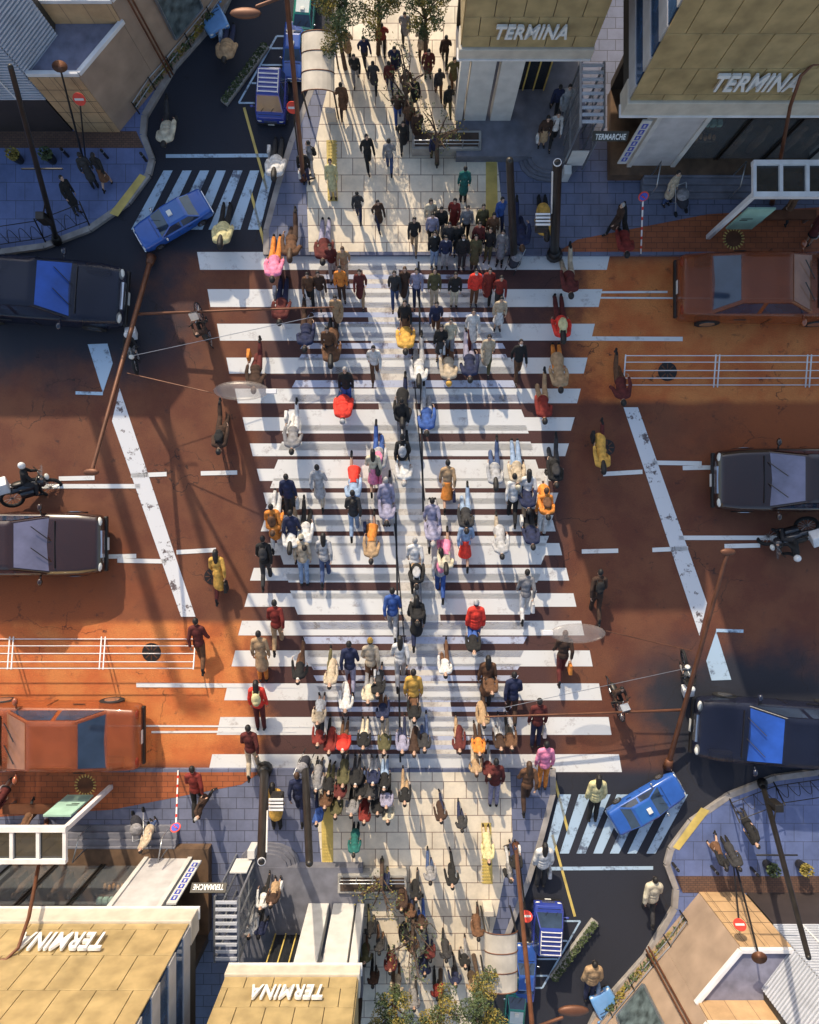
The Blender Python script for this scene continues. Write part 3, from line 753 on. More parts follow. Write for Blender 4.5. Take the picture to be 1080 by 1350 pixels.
# ------------------------------------------------------------------ vehicles
def car(name, label, px, py, ang, k, col, style='sedan', cat='car', roofcol=None, taxi=False, z=0, glass=(.03, .05, .09), pm='car_paint'):
    t = thing(name, G(px, py, z), R(ang), k); tag(t, label, cat)
    Ln, W, ZT = 2.25, .85, .92
    b = MB(); van = style == 'van'
    if van: Ln = 1.2
    stn = [(-Ln, .35, .80, .72), (-Ln * .96, .25, .92, .80), (-Ln * .6, .22, .96, .85), (0, .22, .95, .86), (Ln * .42, .22, .93, .86), (Ln * .75, .22, .86, .84), (Ln * .95, .25, .76, .78), (Ln, .35, .62, .68)]
    if van: stn = [(x, a, min(q + .12, 1.05), w_) for x, a, q, w_ in stn]
    rings = []
    for x, zb, zt, w_ in stn:
        rings += [(x, -w_ * .95, zb), (x, -w_, zb + .12), (x, -w_, (zb + zt) / 2 + .05), (x, -w_ * .95, zt - .07), (x, -w_ * .80, zt), (x, 0, zt + .025), (x, w_ * .80, zt), (x, w_ * .95, zt - .07), (x, w_, (zb + zt) / 2 + .05), (x, w_, zb + .12), (x, w_ * .95, zb)]
    n_ = 11; fs = []
    for i in range(len(stn) - 1):
        for j in range(n_): fs.append((i * n_ + j, (i + 1) * n_ + j, (i + 1) * n_ + (j + 1) % n_, i * n_ + (j + 1) % n_))
    fs += [tuple(range(n_)), tuple(range((len(stn) - 1) * n_, len(stn) * n_))[::-1]]
    b.add(rings, fs)
    zr = 1.75 if van else 1.44; zb = 1.0 if van else .90
    bx0, bx1 = (-1.28, .88) if van else (-1.55, 1.0); rx0, rx1 = (-1.15, .35) if van else (-.95, .25); bw, rw = .76, .62
    base = [Vector((bx0, -bw, zb)), Vector((bx1, -bw, zb)), Vector((bx1, bw, zb)), Vector((bx0, bw, zb))]
    roof = [Vector((rx0, -rw, zr - .05)), Vector((rx1, -rw, zr - .05)), Vector((rx1, rw, zr - .05)), Vector((rx0, rw, zr - .05))]
    rt = [Vector((rx0 + .12, -rw + .1, zr)), Vector((rx1 - .12, -rw + .1, zr)), Vector((rx1 - .12, rw - .1, zr)), Vector((rx0 + .12, rw - .1, zr))]
    b.add(base + roof, [(0, 1, 5, 4), (1, 2, 6, 5), (2, 3, 7, 6), (3, 0, 4, 7)])
    b.add(roof + rt, [(0, 1, 5, 4), (1, 2, 6, 5), (2, 3, 7, 6), (3, 0, 4, 7), (4, 5, 6, 7)])
    bo = b.build('body', pm, t, smooth=True, bevel=.055); bo.color = (*col, 1)
    bo.modifiers['bevel'].segments = 3; bo.modifiers['bevel'].angle_limit = R(22); wn = bo.modifiers.new('normals', 'WEIGHTED_NORMAL'); wn.keep_sharp = False
    if roofcol:
        q = MB().add([p + Vector((0, 0, .012)) for p in rt], [(0, 1, 2, 3)]); ro = q.build('roof_panel', pm, t); ro.color = (*roofcol, 1)
    def pane(a, b_, c, d_, nm, ins=.10):
        cen = (a + b_ + c + d_) / 4; nn = (b_ - a).cross(d_ - a).normalized()
        if nn.dot(cen - Vector((0, 0, 1))) < 0: nn = -nn
        pts = [p.lerp(cen, ins) + nn * .008 for p in (a, b_, c, d_)]
        m_ = MB(); m_.quad(pts); po_ = m_.build(nm, 'car_glass', t); po_.color = (*(glass if nm == 'windscreen' else (.03, .045, .08)), 1); return po_
    pane(base[1], base[2], roof[2], roof[1], 'windscreen', .09); pane(base[0], base[3], roof[3], roof[0], 'rear_window', .12)
    for s in (0, 1):
        A, B, Cc, D = (base[0], base[1], roof[1], roof[0]) if s == 0 else (base[3], base[2], roof[2], roof[3])
        mA, mD = A.lerp(B, .47), D.lerp(Cc, .47)
        pane(A, mA, mD, D, 'side_window', .12); pane(mA, B, Cc, mD, 'side_window', .12)
    for sx in (-1, 1):
        for sy in (-1, 1):
            c = Vector((sx * Ln * .62, sy * .76, .31))
            wh = MB().disc(c, (0, 1, 0), .31, .2, 22).build('wheel', 'tyre', t, smooth=False)
            MB().disc(c + Vector((0, sy * .1, 0)), (0, 1, 0), .19, .03, 16).build('rim', 'chrome', wh)
    for sy in (-1, 1):
        MB().ell((Ln * .965, sy * .58, .63), (.07, .15, .08), 10, 6).build('headlight', 'lamp_glass', t, smooth=True)
        MB().ell((-Ln * .975, sy * .6, .72), (.05, .13, .08), 10, 6).build('tail_light', 'tail_light', t, smooth=True)
        m_ = MB(); m_.ell((bx1 - .25, sy * .98, zb + .06), (.07, .11, .07), 10, 6); m_.obox((bx1 - .25, sy * .8, zb), (bx1 - .25, sy * .95, zb + .04), .04, .03); mo = m_.build('mirror', 'car_paint' if not taxi else 'chrome', t, smooth=True); mo.color = (*col, 1)
    gr = MB()
    for k_ in range(4): gr.box(Ln * .97, Ln + .012, -.36, .36, .48 + k_ * .055, .51 + k_ * .055)
    gr.build('grille', 'chrome', t)
    MB().box(Ln - .05, Ln + .05, -.74, .74, .33, .45).build('bumper', 'chrome' if taxi else 'black_metal', t, bevel=.03)
    MB().box(-Ln - .05, -Ln + .05, -.74, .74, .36, .50).build('bumper', 'chrome' if taxi else 'black_metal', t, bevel=.03)
    MB().box(Ln + .052, Ln + .06, -.17, .17, .33, .44).build('number_plate', 'plate', t)
    MB().box(-Ln - .03, -Ln - .02, -.17, .17, .55, .66).build('number_plate', 'plate', t)
    dl = MB()
    for sy in (-1, 1):
        dl.box(-.02, .0, sy * .868 - .004, sy * .868 + .004, .3, .88); dl.box(-Ln * .4, -Ln * .4 + .3, sy * .868 - .01, sy * .868 + .01, .74, .77)
    dl.box(bx1 + .12, bx1 + .135, -.62, .62, .90, .962); dl.build('door_trim', 'black_metal', t)
    wp = MB()
    for sy in (-.45, .1): wp.obox((bx1 + .03, sy, zb + .06), (bx1 - .35, sy + .38, zb + .33), .02, .015)
    wp.build('wiper', 'black_metal', t)
    if taxi:
        MB().box(-.25, .02, -.16, .16, zr, zr + .13).build('roof_lamp', 'lamp_glass', t, bevel=.03)
    if van:
        rk = MB()
        for k_ in range(6): rk.box(-1.0 + k_ * .24, -.96 + k_ * .24, -.55, .55, zr + .06, zr + .1)
        rk.box(-1.0, .24, -.56, -.52, zr, zr + .06); rk.box(-1.0, .24, .52, .56, zr, zr + .06); rk.build('roof_rack', 'white_metal', t)
    return t
car('taxi', 'blue taxi turning out of the side road over slanted zebra stripes', 232, 296, -150, .47, (.03, .11, .42), taxi=True, cat='taxi', roofcol=(.03, .13, .40))
car('parked_van', 'dark blue boxy van with roof rack waiting at side road', 361, 140, -93, .49, (.03, .05, .28), 'van', cat='van')
car('taxi', 'dark blue taxi queued directly behind the boxy van', 389, 74, -93, .34, (.03, .09, .36), taxi=True, cat='taxi')
car('taxi', 'green taxi with pale roof panel in the rank', 402, 30, -95, .34, (.03, .25, .20), taxi=True, cat='taxi', roofcol=(.6, .65, .62))
car('parked_car', 'pale blue car rounding the bend beside the hedge', 272, 12, -60, .40, (.14, .32, .62), cat='car')
car('sedan', 'black sedan facing left at white stop line', 1040, 634, 180, 1.0, (.034, .013, .009), cat='car', glass=(.20, .19, .28))
car('sedan', 'orange red sedan parked beside kerb next to guard rail', 84, 962, 180, 1.05, (.34, .085, .03), cat='car', glass=(.30, .14, .08), pm='thin_paint')
car('sedan', 'navy blue sedan with blue windscreen on dark asphalt near ornamental fence', 1013, 958, 176, 1.0, (.014, .017, .040), cat='car', glass=(.02, .08, .40), pm='thin_paint')

# ------------------------------------------------------------------ people
def fuse(mb, voxel, name, mats, smooth_it=3, fac=.5):
    me = mb.mesh(name); o = bpy.data.objects.new('tmp', me); C.objects.link(o)
    r = o.modifiers.new('r', 'REMESH'); r.mode = 'VOXEL'; r.voxel_size = voxel; r.use_smooth_shade = True
    s = o.modifiers.new('s', 'SMOOTH'); s.iterations = smooth_it; s.factor = fac
    bpy.context.view_layer.update()
    out = bpy.data.meshes.new_from_object(o.evaluated_get(bpy.context.evaluated_depsgraph_get())); out.name = name
    bpy.data.objects.remove(o); bpy.data.meshes.remove(me)
    out.materials.clear()
    for m in mats: out.materials.append(MATS[m])
    out.polygons.foreach_set('use_smooth', [True] * len(out.polygons))
    return out
def joints(pose):
    J = {}
    for s, n in ((-1, 'r'), (1, 'l')):
        f = 0
        if pose == 'walk': f = -s
        if pose == 'step': f = s
        J['hip' + n] = Vector((s * .09, 0, .90)); J['sho' + n] = Vector((s * .175, .0, 1.40))
        if pose in ('walk', 'step'):
            if f > 0: J['kn' + n] = Vector((s * .09, -.17, .50)); J['an' + n] = Vector((s * .085, -.27, .09)); J['toe' + n] = Vector((s * .09, -.44, .06))
            else: J['kn' + n] = Vector((s * .09, .04, .48)); J['an' + n] = Vector((s * .085, .33, .17)); J['toe' + n] = Vector((s * .09, .22, .05))
            J['el' + n] = Vector((s * .245, .10 * f + .03, 1.12)); J['wr' + n] = Vector((s * .235, .22 * f - .08, .90))
        elif pose == 'ride':
            J['kn' + n] = Vector((s * .16, -.36, .78)); J['an' + n] = Vector((s * .15, -.22, .36)); J['toe' + n] = Vector((s * .16, -.40, .32))
            J['sho' + n] = Vector((s * .175, -.16, 1.37)); J['el' + n] = Vector((s * .28, -.32, 1.12)); J['wr' + n] = Vector((s * .26, -.56, 1.06))
        elif pose == 'phone':
            J['kn' + n] = Vector((s * .095, -.015, .48)); J['an' + n] = Vector((s * .11, .02, .09)); J['toe' + n] = Vector((s * .13, -.15, .06))
            if s > 0: J['el' + n] = Vector((s * .23, .05, 1.12)); J['wr' + n] = Vector((s * .12, -.22, 1.20))
            else: J['el' + n] = Vector((s * .24, .04, 1.12)); J['wr' + n] = Vector((s * .25, -.05, .88))
        else:
            J['kn' + n] = Vector((s * .095, -.015, .48)); J['an' + n] = Vector((s * .10, .02, .09)); J['toe' + n] = Vector((s * .125, -.15, .06))
            J['el' + n] = Vector((s * .245, .03, 1.12)); J['wr' + n] = Vector((s * .25, -.05, .88))
    J['lean'] = -.16 if pose == 'ride' else (-.02 if pose in ('walk', 'step') else 0)
    return J
def build_pose(pose):
    J = joints(pose); P = {}; ln = J['lean']
    hc = Vector((0, ln * 1.15 - .012, 1.60))
    def legs(mb, off, r0, r1, r2, bottom=0.0):
        for n in 'lr':
            an = J['an' + n].lerp(J['kn' + n], bottom)
            mb.tube([J['hip' + n], J['hip' + n].lerp(J['kn' + n], .5), J['kn' + n], J['kn' + n].lerp(J['an' + n], .35), an], [r0 + off, (r0 + r1) / 2 + off, r1 + off, r1 * 1.04 + off, r2 + off], 12)
    def torso(mb, off, z0=.86):
        mb.ell((0, 0, .93), (.165 + off, .115 + off, .13 + off)); mb.ell((0, ln * .35, 1.10), (.145 + off, .10 + off, .17 + off)); mb.ell((0, ln * .8, 1.27), (.175 + off, .118 + off, .18 + off))
        mb.tube([J['shor'] + Vector((.02, 0, 0)), (0, ln, 1.43), J['shol'] - Vector((.02, 0, 0))], [.062 + off, .075 + off, .062 + off], 12)
    def arms(mb, off, cut=0.0):
        for n in 'lr':
            wr = J['wr' + n].lerp(J['el' + n], cut)
            mb.tube([J['sho' + n], J['sho' + n].lerp(J['el' + n], .5), J['el' + n], wr], [.056 + off, .048 + off, .041 + off, .030 + off], 12)
    b = MB()
    torso(b, 0); arms(b, 0); legs(b, 0, .082, .055, .038)
    b.tube([(0, ln * 1.0, 1.42), (0, ln * 1.12, 1.53)], [.058, .052], 12)
    b.ell(hc + Vector((0, 0, .015)), (.076, .096, .105), 18, 12); b.ell(hc + Vector((0, -.028, -.055)), (.056, .062, .06))
    b.tube([hc + Vector((0, -.088, .01)), hc + Vector((0, -.112, -.022))], [.010, .016], 8)
    for s in (-1, 1): b.ell(hc + Vector((s * .078, .008, -.005)), (.012, .022, .032), 8, 6)
    for n, s in (('l', 1), ('r', -1)):
        wr = J['wr' + n]; d = (wr - J['el' + n]).normalized()
        if pose == 'ride': d = Vector((0, -.8, -.5)).normalized()
        sd = Vector((0, 1, 0)) - d * d.y
        sd = sd.normalized() if sd.length > .2 else Vector((s, 0, 0)); pn = d.cross(sd) * -s
        pc = wr + d * .055
        for k in range(4):
            o_ = sd * (-.027 + k * .018); ln_ = (.062, .074, .070, .055)[k]
            b.tube([wr + d * .02 + o_ * .5, wr + d * .09 + o_], [.014, .011], 8)
            kn = wr + d * .09 + o_; k2 = kn + (d * .8 + pn * .45).normalized() * ln_ * .55; k3 = k2 + (d * .45 + pn * .9).normalized() * ln_ * .5
            b.tube([kn, k2, k3], [.0105, .0095, .008], 8)
        tb = wr + d * .035 - sd * .03; b.tube([tb, tb + (d * .7 - sd * .6).normalized() * .035, tb + (d * .95 - sd * .45 + pn * .3).normalized() * .065], [.012, .011, .009], 8)
        b.tube([J['an' + n], J['an' + n].lerp(J['toe' + n], .5) - Vector((0, 0, .01)), J['toe' + n]], [.036, .034, .028], 10)
    me = fuse(b, .0085, 'body_' + pose, ['skin', 'dark_dot', 'lip'], 2)
    ex = MB()
    for s in (-1, 1):
        ex.ell(hc + Vector((s * .031, -.083, .018)), (.014, .010, .007), 8, 6, 1); ex.ell(hc + Vector((s * .031, -.086, .040)), (.019, .010, .004), 8, 6, 1)
    ex.ell(hc + Vector((0, -.086, -.055)), (.023, .010, .007), 8, 6, 2)
    tm = ex.mesh('t'); bm = bmesh.new(); bm.from_mesh(me); bm.from_mesh(tm); bm.to_mesh(me); bm.free(); bpy.data.meshes.remove(tm)
    me.polygons.foreach_set('use_smooth', [True] * len(me.polygons)); P['body'] = me
    def jk(coat):
        m = MB(); torso(m, .022); arms(m, .020, .06)
        for n in 'lr': pass
        m.tube([(0, ln * 1.0, 1.43), (0, ln * 1.08, 1.475)], [.085, .078], 12)
        if coat:
            f = -.02 if pose not in ('ride',) else -.15
            m.tube([(0, 0, 1.0), (0, f * .5, .75), (0, f, .56)], [.155, .185, .215], 18)
        else: m.ell((0, 0, .90), (.185, .145, .10))
        return fuse(m, .014, 'coat_' + pose if coat else 'jacket_' + pose, ['fabric'], 3)
    P['jacket'] = jk(False); P['coat'] = jk(True)
    # puffer: fat quilted jacket
    m = MB(); torso(m, .045); arms(m, .040, .08); m.tube([(0, ln, 1.43), (0, ln * 1.08, 1.50)], [.10, .09], 12)
    for k in range(5): m.ell((0, ln * (.1 + .18 * k), .90 + k * .105), (.213, .163, .066))
    P['puffer'] = fuse(m, .014, 'puffer_' + pose, ['fabric'], 4)
    m = MB(); legs(m, .020, .082, .055, .040, .10); m.ell((0, 0, .94), (.175, .125, .12)); P['trousers'] = fuse(m, .013, 'trousers_' + pose, ['fabric'], 3)
    m = MB(); m.tube([(0, 0, 1.02), (0, 0, .8), (0, -.01, .46)], [.14, .17, .23], 20, cap=False); P['skirt'] = fuse(m, .014, 'skirt_' + pose, ['fabric'], 2)
    for n in 'lr':
        m = MB()
        a, t_ = J['an' + n], J['toe' + n]; hl = a + (a - t_).normalized() * .05; hl.z = min(a.z, t_.z + .03) - .02
        m.tube([hl, a.lerp(t_, .4) - Vector((0, 0, .02)), t_ - Vector((0, 0, .012))], [.042, .046, .040], 10); m.tube([a - Vector((0, 0, .02)), a + Vector((0, 0, .05))], [.045, .043], 10)
        P['shoe' + n] = fuse(m, .012, 'shoe_' + pose, ['fabric'], 1)
    m = MB(); m.ell(hc + Vector((0, .016, .032)), (.088, .100, .104), 18, 12); sh = m
    # keep face open: cut away the front by moving the shell back
    for v in m.v:
        r = v - hc
        if r.y < -.045 and r.z < .075: v.y = hc.y - .045 + (r.y + .045) * .1
    P['short hair'] = fuse(m, .010, 'short_hair_' + pose, ['hair'], 2)
    m2 = MB(); m2.add(m.v, m.f); m2.tube([hc + Vector((0, .06, .03)), hc + Vector((0, .085, -.10)), hc + Vector((0, .10, -.24))], [.088, .092, .07], 14); P['long hair'] = fuse(m2, .011, 'long_hair_' + pose, ['hair'], 2)
    m = MB(); m.ell(hc + Vector((0, .010, .045)), (.094, .108, .098), 18, 12)
    for v in m.v:
        if v.z < hc.z + .02: v.z = hc.z + .02 + (v.z - hc.z - .02) * .15
    P['beanie'] = fuse(m, .010, 'beanie_' + pose, ['fabric'], 1)
    m = MB(); m.ell(hc + Vector((0, .0, .02)), (.125, .14, .13), 18, 12); P['helmet'] = fuse(m, .012, 'helmet_' + pose, ['car_paint'], 1)
    m = MB(); m.ell(hc + Vector((0, -.062, -.045)), (.062, .062, .048), 16, 10); P['mask'] = fuse(m, .009, 'mask_' + pose, ['fabric'], 1)
    m = MB()
    m.ell((0, .19 + ln * .7, 1.22), (.145, .095, .20), 18, 12); m.ell((0, .26 + ln * .7, 1.13), (.10, .05, .09))
    for s in (-1, 1): m.tube([(s * .09, .14 + ln * .7, 1.36), (s * .10, .03 + ln, 1.475), (s * .105, -.12 + ln, 1.34), (s * .12, -.10 + ln * .6, 1.14)], [.022] * 4, 8)
    P['backpack'] = fuse(m, .013, 'backpack_' + pose, ['fabric'], 2)
    P['J'] = J; return P
POSES = {p: build_pose(p) for p in ('stand', 'walk', 'step', 'phone', 'ride')}
COL = {'black': (.018, .017, .018), 'charcoal': (.045, .043, .046), 'navy': (.022, .03, .085), 'dark-brown': (.07, .035, .022), 'brown': (.17, .08, .04), 'maroon': (.14, .025, .022),
       'red': (.72, .045, .028), 'orange': (.68, .23, .04), 'mustard': (.60, .34, .07), 'tan': (.52, .34, .19), 'beige': (.62, .50, .36), 'cream': (.72, .64, .48), 'white': (.82, .80, .78),
       'grey': (.30, .29, .30), 'light-grey': (.50, .50, .52), 'olive': (.13, .115, .05), 'teal': (.02, .16, .14), 'blue': (.05, .12, .40), 'light-blue': (.34, .46, .66), 'lavender': (.38, .36, .50),
       'pink': (.78, .24, .38), 'pale-yellow': (.76, .68, .36), 'denim-blue': (.07, .11, .24), 'dark-red': (.26, .03, .022)}
ACC = ('red', 'orange', 'mustard', 'pink')
COL = {a: (b if a in ACC else tuple(q * .74 for q in b)) for a, b in COL.items()}
HAIR = {'black hair': (.012, .010, .010), 'brown hair': (.07, .035, .018), 'grey hair': (.35, .34, .33)}
LABELS = set()
def person(x, y, L, head, pose, top, tc, bot, bc, hair='short', hc='black hair', bag=None, pack=None, mask=False, hat=None, where='on the crossing', z=None, k=None, ln=None, shoe='black'):
    if z is None: z = KH if (y < 338 or y > 1012) else 0.012
    if k is None: k = .78 if y < 350 else (.78 + .22 * (y - 350) / 300 if y < 650 else min(1.15, 1 + .15 * (y - 650) / 300))
    k *= .88; f = G(x, y, z); Hh = 1.70 * k; best = None
    for a in range(-10, 63):
        tp = f + Vector((0, Hh * math.sin(R(a)), Hh * math.cos(R(a)))); yy = 675 - tp.y * F / (CAM_H - tp.z)
        e = abs((y - yy) - L)
        if best is None or e < best[0]: best = (e, a)
    th = ln if ln is not None else best[1]
    t = thing('person', f); P = POSES[pose]
    t.rotation_mode = 'QUATERNION'
    t.rotation_quaternion = (Matrix.Rotation(R(-th), 3, 'X') @ Matrix.Rotation(R(head), 3, 'Z')).to_quaternion(); t.scale = (k * .88, k * .88, k)
    def part(nm, key, col):
        o = bpy.data.objects.new(nm, P[key]); C.objects.link(o); o.parent = t; o.color = (*col, 1); return o
    part('body', 'body', (1, 1, 1)); part(top, top, COL[tc]); part(bot, bot, COL[bc]); part('shoe', 'shoel', COL[shoe]); part('shoe', 'shoer', COL[shoe])
    if hat == 'helmet': part('helmet', 'helmet', (.7, .7, .7))
    else:
        part('hair', hair + ' hair', HAIR[hc])
        if hat: part('beanie', 'beanie', COL[hat])
    if mask: part('face_mask', 'mask', COL['white'])
    if pack: part('backpack', 'backpack', COL[pack])
    lab = f"person in {tc} {top} and {bc} {bot}"
    if hat == 'helmet': lab += ' with helmet'
    elif hat: lab += f' with {hat} beanie'
    elif pack: lab += f' with {pack} backpack'
    elif mask: lab += ' with mask'
    elif hair == 'long': lab += ' with long hair'
    lab += ' ' + where
    if lab in LABELS: print('DUPLICATE LABEL', lab)
    LABELS.add(lab)
    tag(t, lab, 'person', 'people at the crossing')
    if bag:
        bpy.context.view_layer.update(); mw = t.matrix_world; hp = P['J']['wrr'] + Vector((0, 0, -.13))
        bt = thing('hand_bag', mw @ hp); bt.rotation_mode = 'QUATERNION'; bt.rotation_quaternion = t.rotation_quaternion; bt.scale = (k,) * 3
        m = MB(); m.add([(-.05, -.15, -.34), (.05, -.15, -.34), (.05, .15, -.34), (-.05, .15, -.34), (-.035, -.12, -.04), (.035, -.12, -.04), (.035, .12, -.04), (-.035, .12, -.04)], [(3, 2, 1, 0), (4, 5, 6, 7), (0, 1, 5, 4), (1, 2, 6, 5), (2, 3, 7, 6), (3, 0, 4, 7)])
        o = m.build('pouch', 'fabric', bt, bevel=.02); o.color = (*COL[bag], 1)
        h = MB(); h.tube([(0, -.08, -.06), (0, -.05, .0), (0, .05, .0), (0, .08, -.06)], .009, 6); ho = h.build('handle', 'fabric', bt, smooth=True); ho.color = (*COL[bag], 1)
        tag(bt, f'{bag} bag held by person in {tc} {top} and {bc} {bot}', 'bag', 'bags carried by people')
    return t
p = person
# --- corner pavement and side road
W_ = 'on corner pavement'
p(103, 282, 50, 60, 'stand', 'coat', 'black', 'trousers', 'charcoal', where=W_); p(127, 248, 46, 200, 'stand', 'coat', 'charcoal', 'trousers', 'black', where=W_)
p(144, 248, 45, 170, 'walk', 'jacket', 'black', 'skirt', 'brown', 'long', where=W_)
W_ = 'at bright pavement'
p(405, 240, 40, 0, 'stand', 'jacket', 'black', 'trousers', 'navy', where=W_, bag='white'); p(413, 234, 48, -80, 'phone', 'jacket', 'grey', 'trousers', 'light-grey', pack='black', where=W_)
p(440, 262, 52, 0, 'stand', 'coat', 'pale-yellow', 'trousers', 'beige', where=W_); p(454, 152, 42, 180, 'walk', 'coat', 'brown', 'trousers', 'dark-brown', where=W_)
p(486, 224, 47, 20, 'walk', 'jacket', 'black', 'trousers', 'black', where=W_); p(514, 226, 42, 180, 'step', 'jacket', 'grey', 'trousers', 'denim-blue', where=W_)
p(525, 160, 38, 0, 'walk', 'jacket', 'dark-brown', 'trousers', 'blue', where=W_); p(550, 187, 40, 10, 'step', 'coat', 'dark-brown', 'trousers', 'black', where=W_)
p(540, 176, 40, 180, 'walk', 'jacket', 'brown', 'trousers', 'navy', where=W_); p(564, 100, 34, 0, 'stand', 'coat', 'maroon', 'trousers', 'black', where=W_); p(521, 96, 34, 0, 'walk', 'coat', 'navy', 'trousers', 'charcoal', where=W_)
p(505, 66, 34, 180, 'step', 'jacket', 'dark-red', 'trousers', 'black', where=W_); p(556, 70, 32, 180, 'walk', 'coat', 'beige', 'trousers', 'brown', 'long', where=W_)
p(610, 266, 46, 180, 'stand', 'coat', 'teal', 'trousers', 'black', where='behind waiting crowd')
W_ = 'leaving dark entrance hall'
p(726, 192, 44, 0, 'walk', 'jacket', 'white', 'trousers', 'black', pack='charcoal', where=W_, z=.46); p(713, 192, 38, 0, 'stand', 'jacket', 'dark-brown', 'skirt', 'tan', 'long', bag='white', where=W_, z=.46); p(740, 152, 40, 0, 'step', 'coat', 'light-grey', 'trousers', 'grey', where=W_, z=.46)
p(728, 150, 36, 180, 'step', 'jacket', 'navy', 'trousers', 'black', where='inside dark entrance hall', z=.46)
p(807, 310, 42, -70, 'walk', 'coat', 'dark-brown', 'trousers', 'black', hc='grey hair', bag='white', where='on pavement before store')
p(876, 270, 44, 30, 'stand', 'coat', 'beige', 'trousers', 'denim-blue', where='pushing stroller by store steps')
p(1030, 292, 44, 180, 'step', 'coat', 'brown', 'trousers', 'charcoal', where='under bus shelter'); p(1064, 322, 46, -60, 'stand', 'coat', 'maroon', 'skirt', 'black', 'long', where='under bus shelter'); p(1076, 300, 44, 0, 'stand', 'jacket', 'blue', 'trousers', 'black', where='under bus shelter')
W_ = 'far along bright pavement'
for i, (x, y, top_, tc, bc) in enumerate(((470, 108, 'jacket', 'black', 'grey'), (494, 118, 'coat', 'charcoal', 'black'), (536, 128, 'coat', 'brown', 'black'), (578, 128, 'jacket', 'charcoal', 'brown'), (546, 140, 'coat', 'black', 'tan'), (460, 76, 'coat', 'tan', 'black'), (482, 84, 'jacket', 'navy', 'charcoal'),
        (514, 118, 'jacket', 'maroon', 'navy'), (534, 52, 'coat', 'grey', 'charcoal'), (586, 84, 'jacket', 'dark-brown', 'black'), (596, 112, 'coat', 'olive', 'brown'), (590, 150, 'jacket', 'black', 'olive'), (532, 196, 'coat', 'black', 'charcoal'), (474, 290, 'jacket', 'charcoal', 'navy'), (500, 300, 'coat', 'dark-brown', 'navy'), (572, 214, 'jacket', 'navy', 'olive'))):
    p(x, y, 36, (0, 180, 20, 190)[i % 4], ('walk', 'step')[i % 2], top_, tc, 'trousers', bc, where=W_, k=.72)
# --- waiting crowd
W_ = 'in waiting crowd'
for a in ((546, 332, 45, 0, 'step', 'jacket', 'black', 'trousers', 'tan'), (567, 304, 40, 10, 'stand', 'coat', 'cream', 'trousers', 'light-grey', 'long'), (569, 322, 40, 0, 'stand', 'jacket', 'lavender', 'trousers', 'black'),
          (597, 304, 42, -10, 'walk', 'coat', 'dark-red', 'trousers', 'maroon'), (590, 334, 40, 0, 'stand', 'jacket', 'charcoal', 'trousers', 'black'), (602, 336, 42, 10, 'phone', 'coat', 'black', 'trousers', 'denim-blue'),
          (613, 314, 42, 0, 'stand', 'jacket', 'grey', 'trousers', 'black'), (633, 318, 48, 5, 'stand', 'jacket', 'olive', 'trousers', 'black'), (642, 345, 44, -20, 'stand', 'jacket', 'black', 'trousers', 'olive'),
          (624, 358, 48, 0, 'stand', 'coat', 'olive', 'trousers', 'charcoal'), (656, 304, 44, 20, 'step', 'jacket', 'blue', 'trousers', 'navy'), (580, 312, 38, 0, 'stand', 'puffer', 'black', 'trousers', 'grey'),
          (646, 322, 40, 0, 'stand', 'coat', 'brown', 'trousers', 'black', 'long'), (628, 334, 40, 0, 'stand', 'jacket', 'maroon', 'trousers', 'black')):
    p(*a, where=W_)
for a in ((572, 352, 46, 0, 'stand', 'jacket', 'black', 'trousers', 'light-blue'), (608, 354, 44, 0, 'stand', 'puffer', 'black', 'trousers', 'charcoal'), (658, 350, 46, -15, 'stand', 'coat', 'grey', 'trousers', 'black'), (586, 352, 40, 0, 'stand', 'jacket', 'navy', 'trousers', 'light-grey')):
    p(*a, mask=True, where=W_)
# --- far side of the crossing, walking toward the viewer
W_ = 'near far kerb'
for a in ((440, 366, 44, 0, 'walk', 'jacket', 'maroon', 'trousers', 'light-grey'), (456, 366, 40, 0, 'step', 'jacket', 'tan', 'trousers', 'beige', 'long', 'brown hair'), (425, 402, 44, 10, 'walk', 'jacket', 'dark-brown', 'trousers', 'light-grey'),
          (452, 398, 46, 0, 'stand', 'jacket', 'orange', 'trousers', 'dark-brown'), (477, 402, 46, 0, 'step', 'coat', 'maroon', 'trousers', 'tan'), (521, 405, 48, 0, 'walk', 'jacket', 'charcoal', 'trousers', 'denim-blue'),
          (534, 402, 50, 0, 'step', 'coat', 'dark-brown', 'trousers', 'grey', 'long', 'brown hair'), (549, 402, 48, 0, 'walk', 'jacket', 'lavender', 'trousers', 'navy', 'long'), (572, 406, 52, 0, 'stand', 'jacket', 'olive', 'trousers', 'beige'),
          (447, 432, 42, 0, 'walk', 'coat', 'tan', 'trousers', 'dark-brown'), (534, 448, 52, 0, 'walk', 'jacket', 'black', 'skirt', 'brown'), (574, 442, 44, 0, 'step', 'jacket', 'navy', 'trousers', 'brown'),
          (598, 404, 44, 0, 'stand', 'jacket', 'black', 'trousers', 'cream'), (655, 406, 42, 0, 'walk', 'jacket', 'dark-red', 'trousers', 'charcoal'), (641, 400, 46, 0, 'step', 'coat', 'dark-red', 'trousers', 'black'),
          (655, 434, 42, 0, 'stand', 'jacket', 'beige', 'skirt', 'white'), (621, 462, 54, 0, 'walk', 'coat', 'white', 'trousers', 'maroon', 'long'), (437, 472, 40, 0, 'stand', 'jacket', 'brown', 'trousers', 'charcoal'),
          (580, 474, 44, 0, 'phone', 'jacket', 'black', 'skirt', 'charcoal', 'long'), (412, 402, 42, 0, 'step', 'jacket', 'brown', 'trousers', 'black')):
    p(*a, where=W_)
p(592, 470, 50, 0, 'step', 'jacket', 'cream', 'trousers', 'grey', bag='white', where=W_)
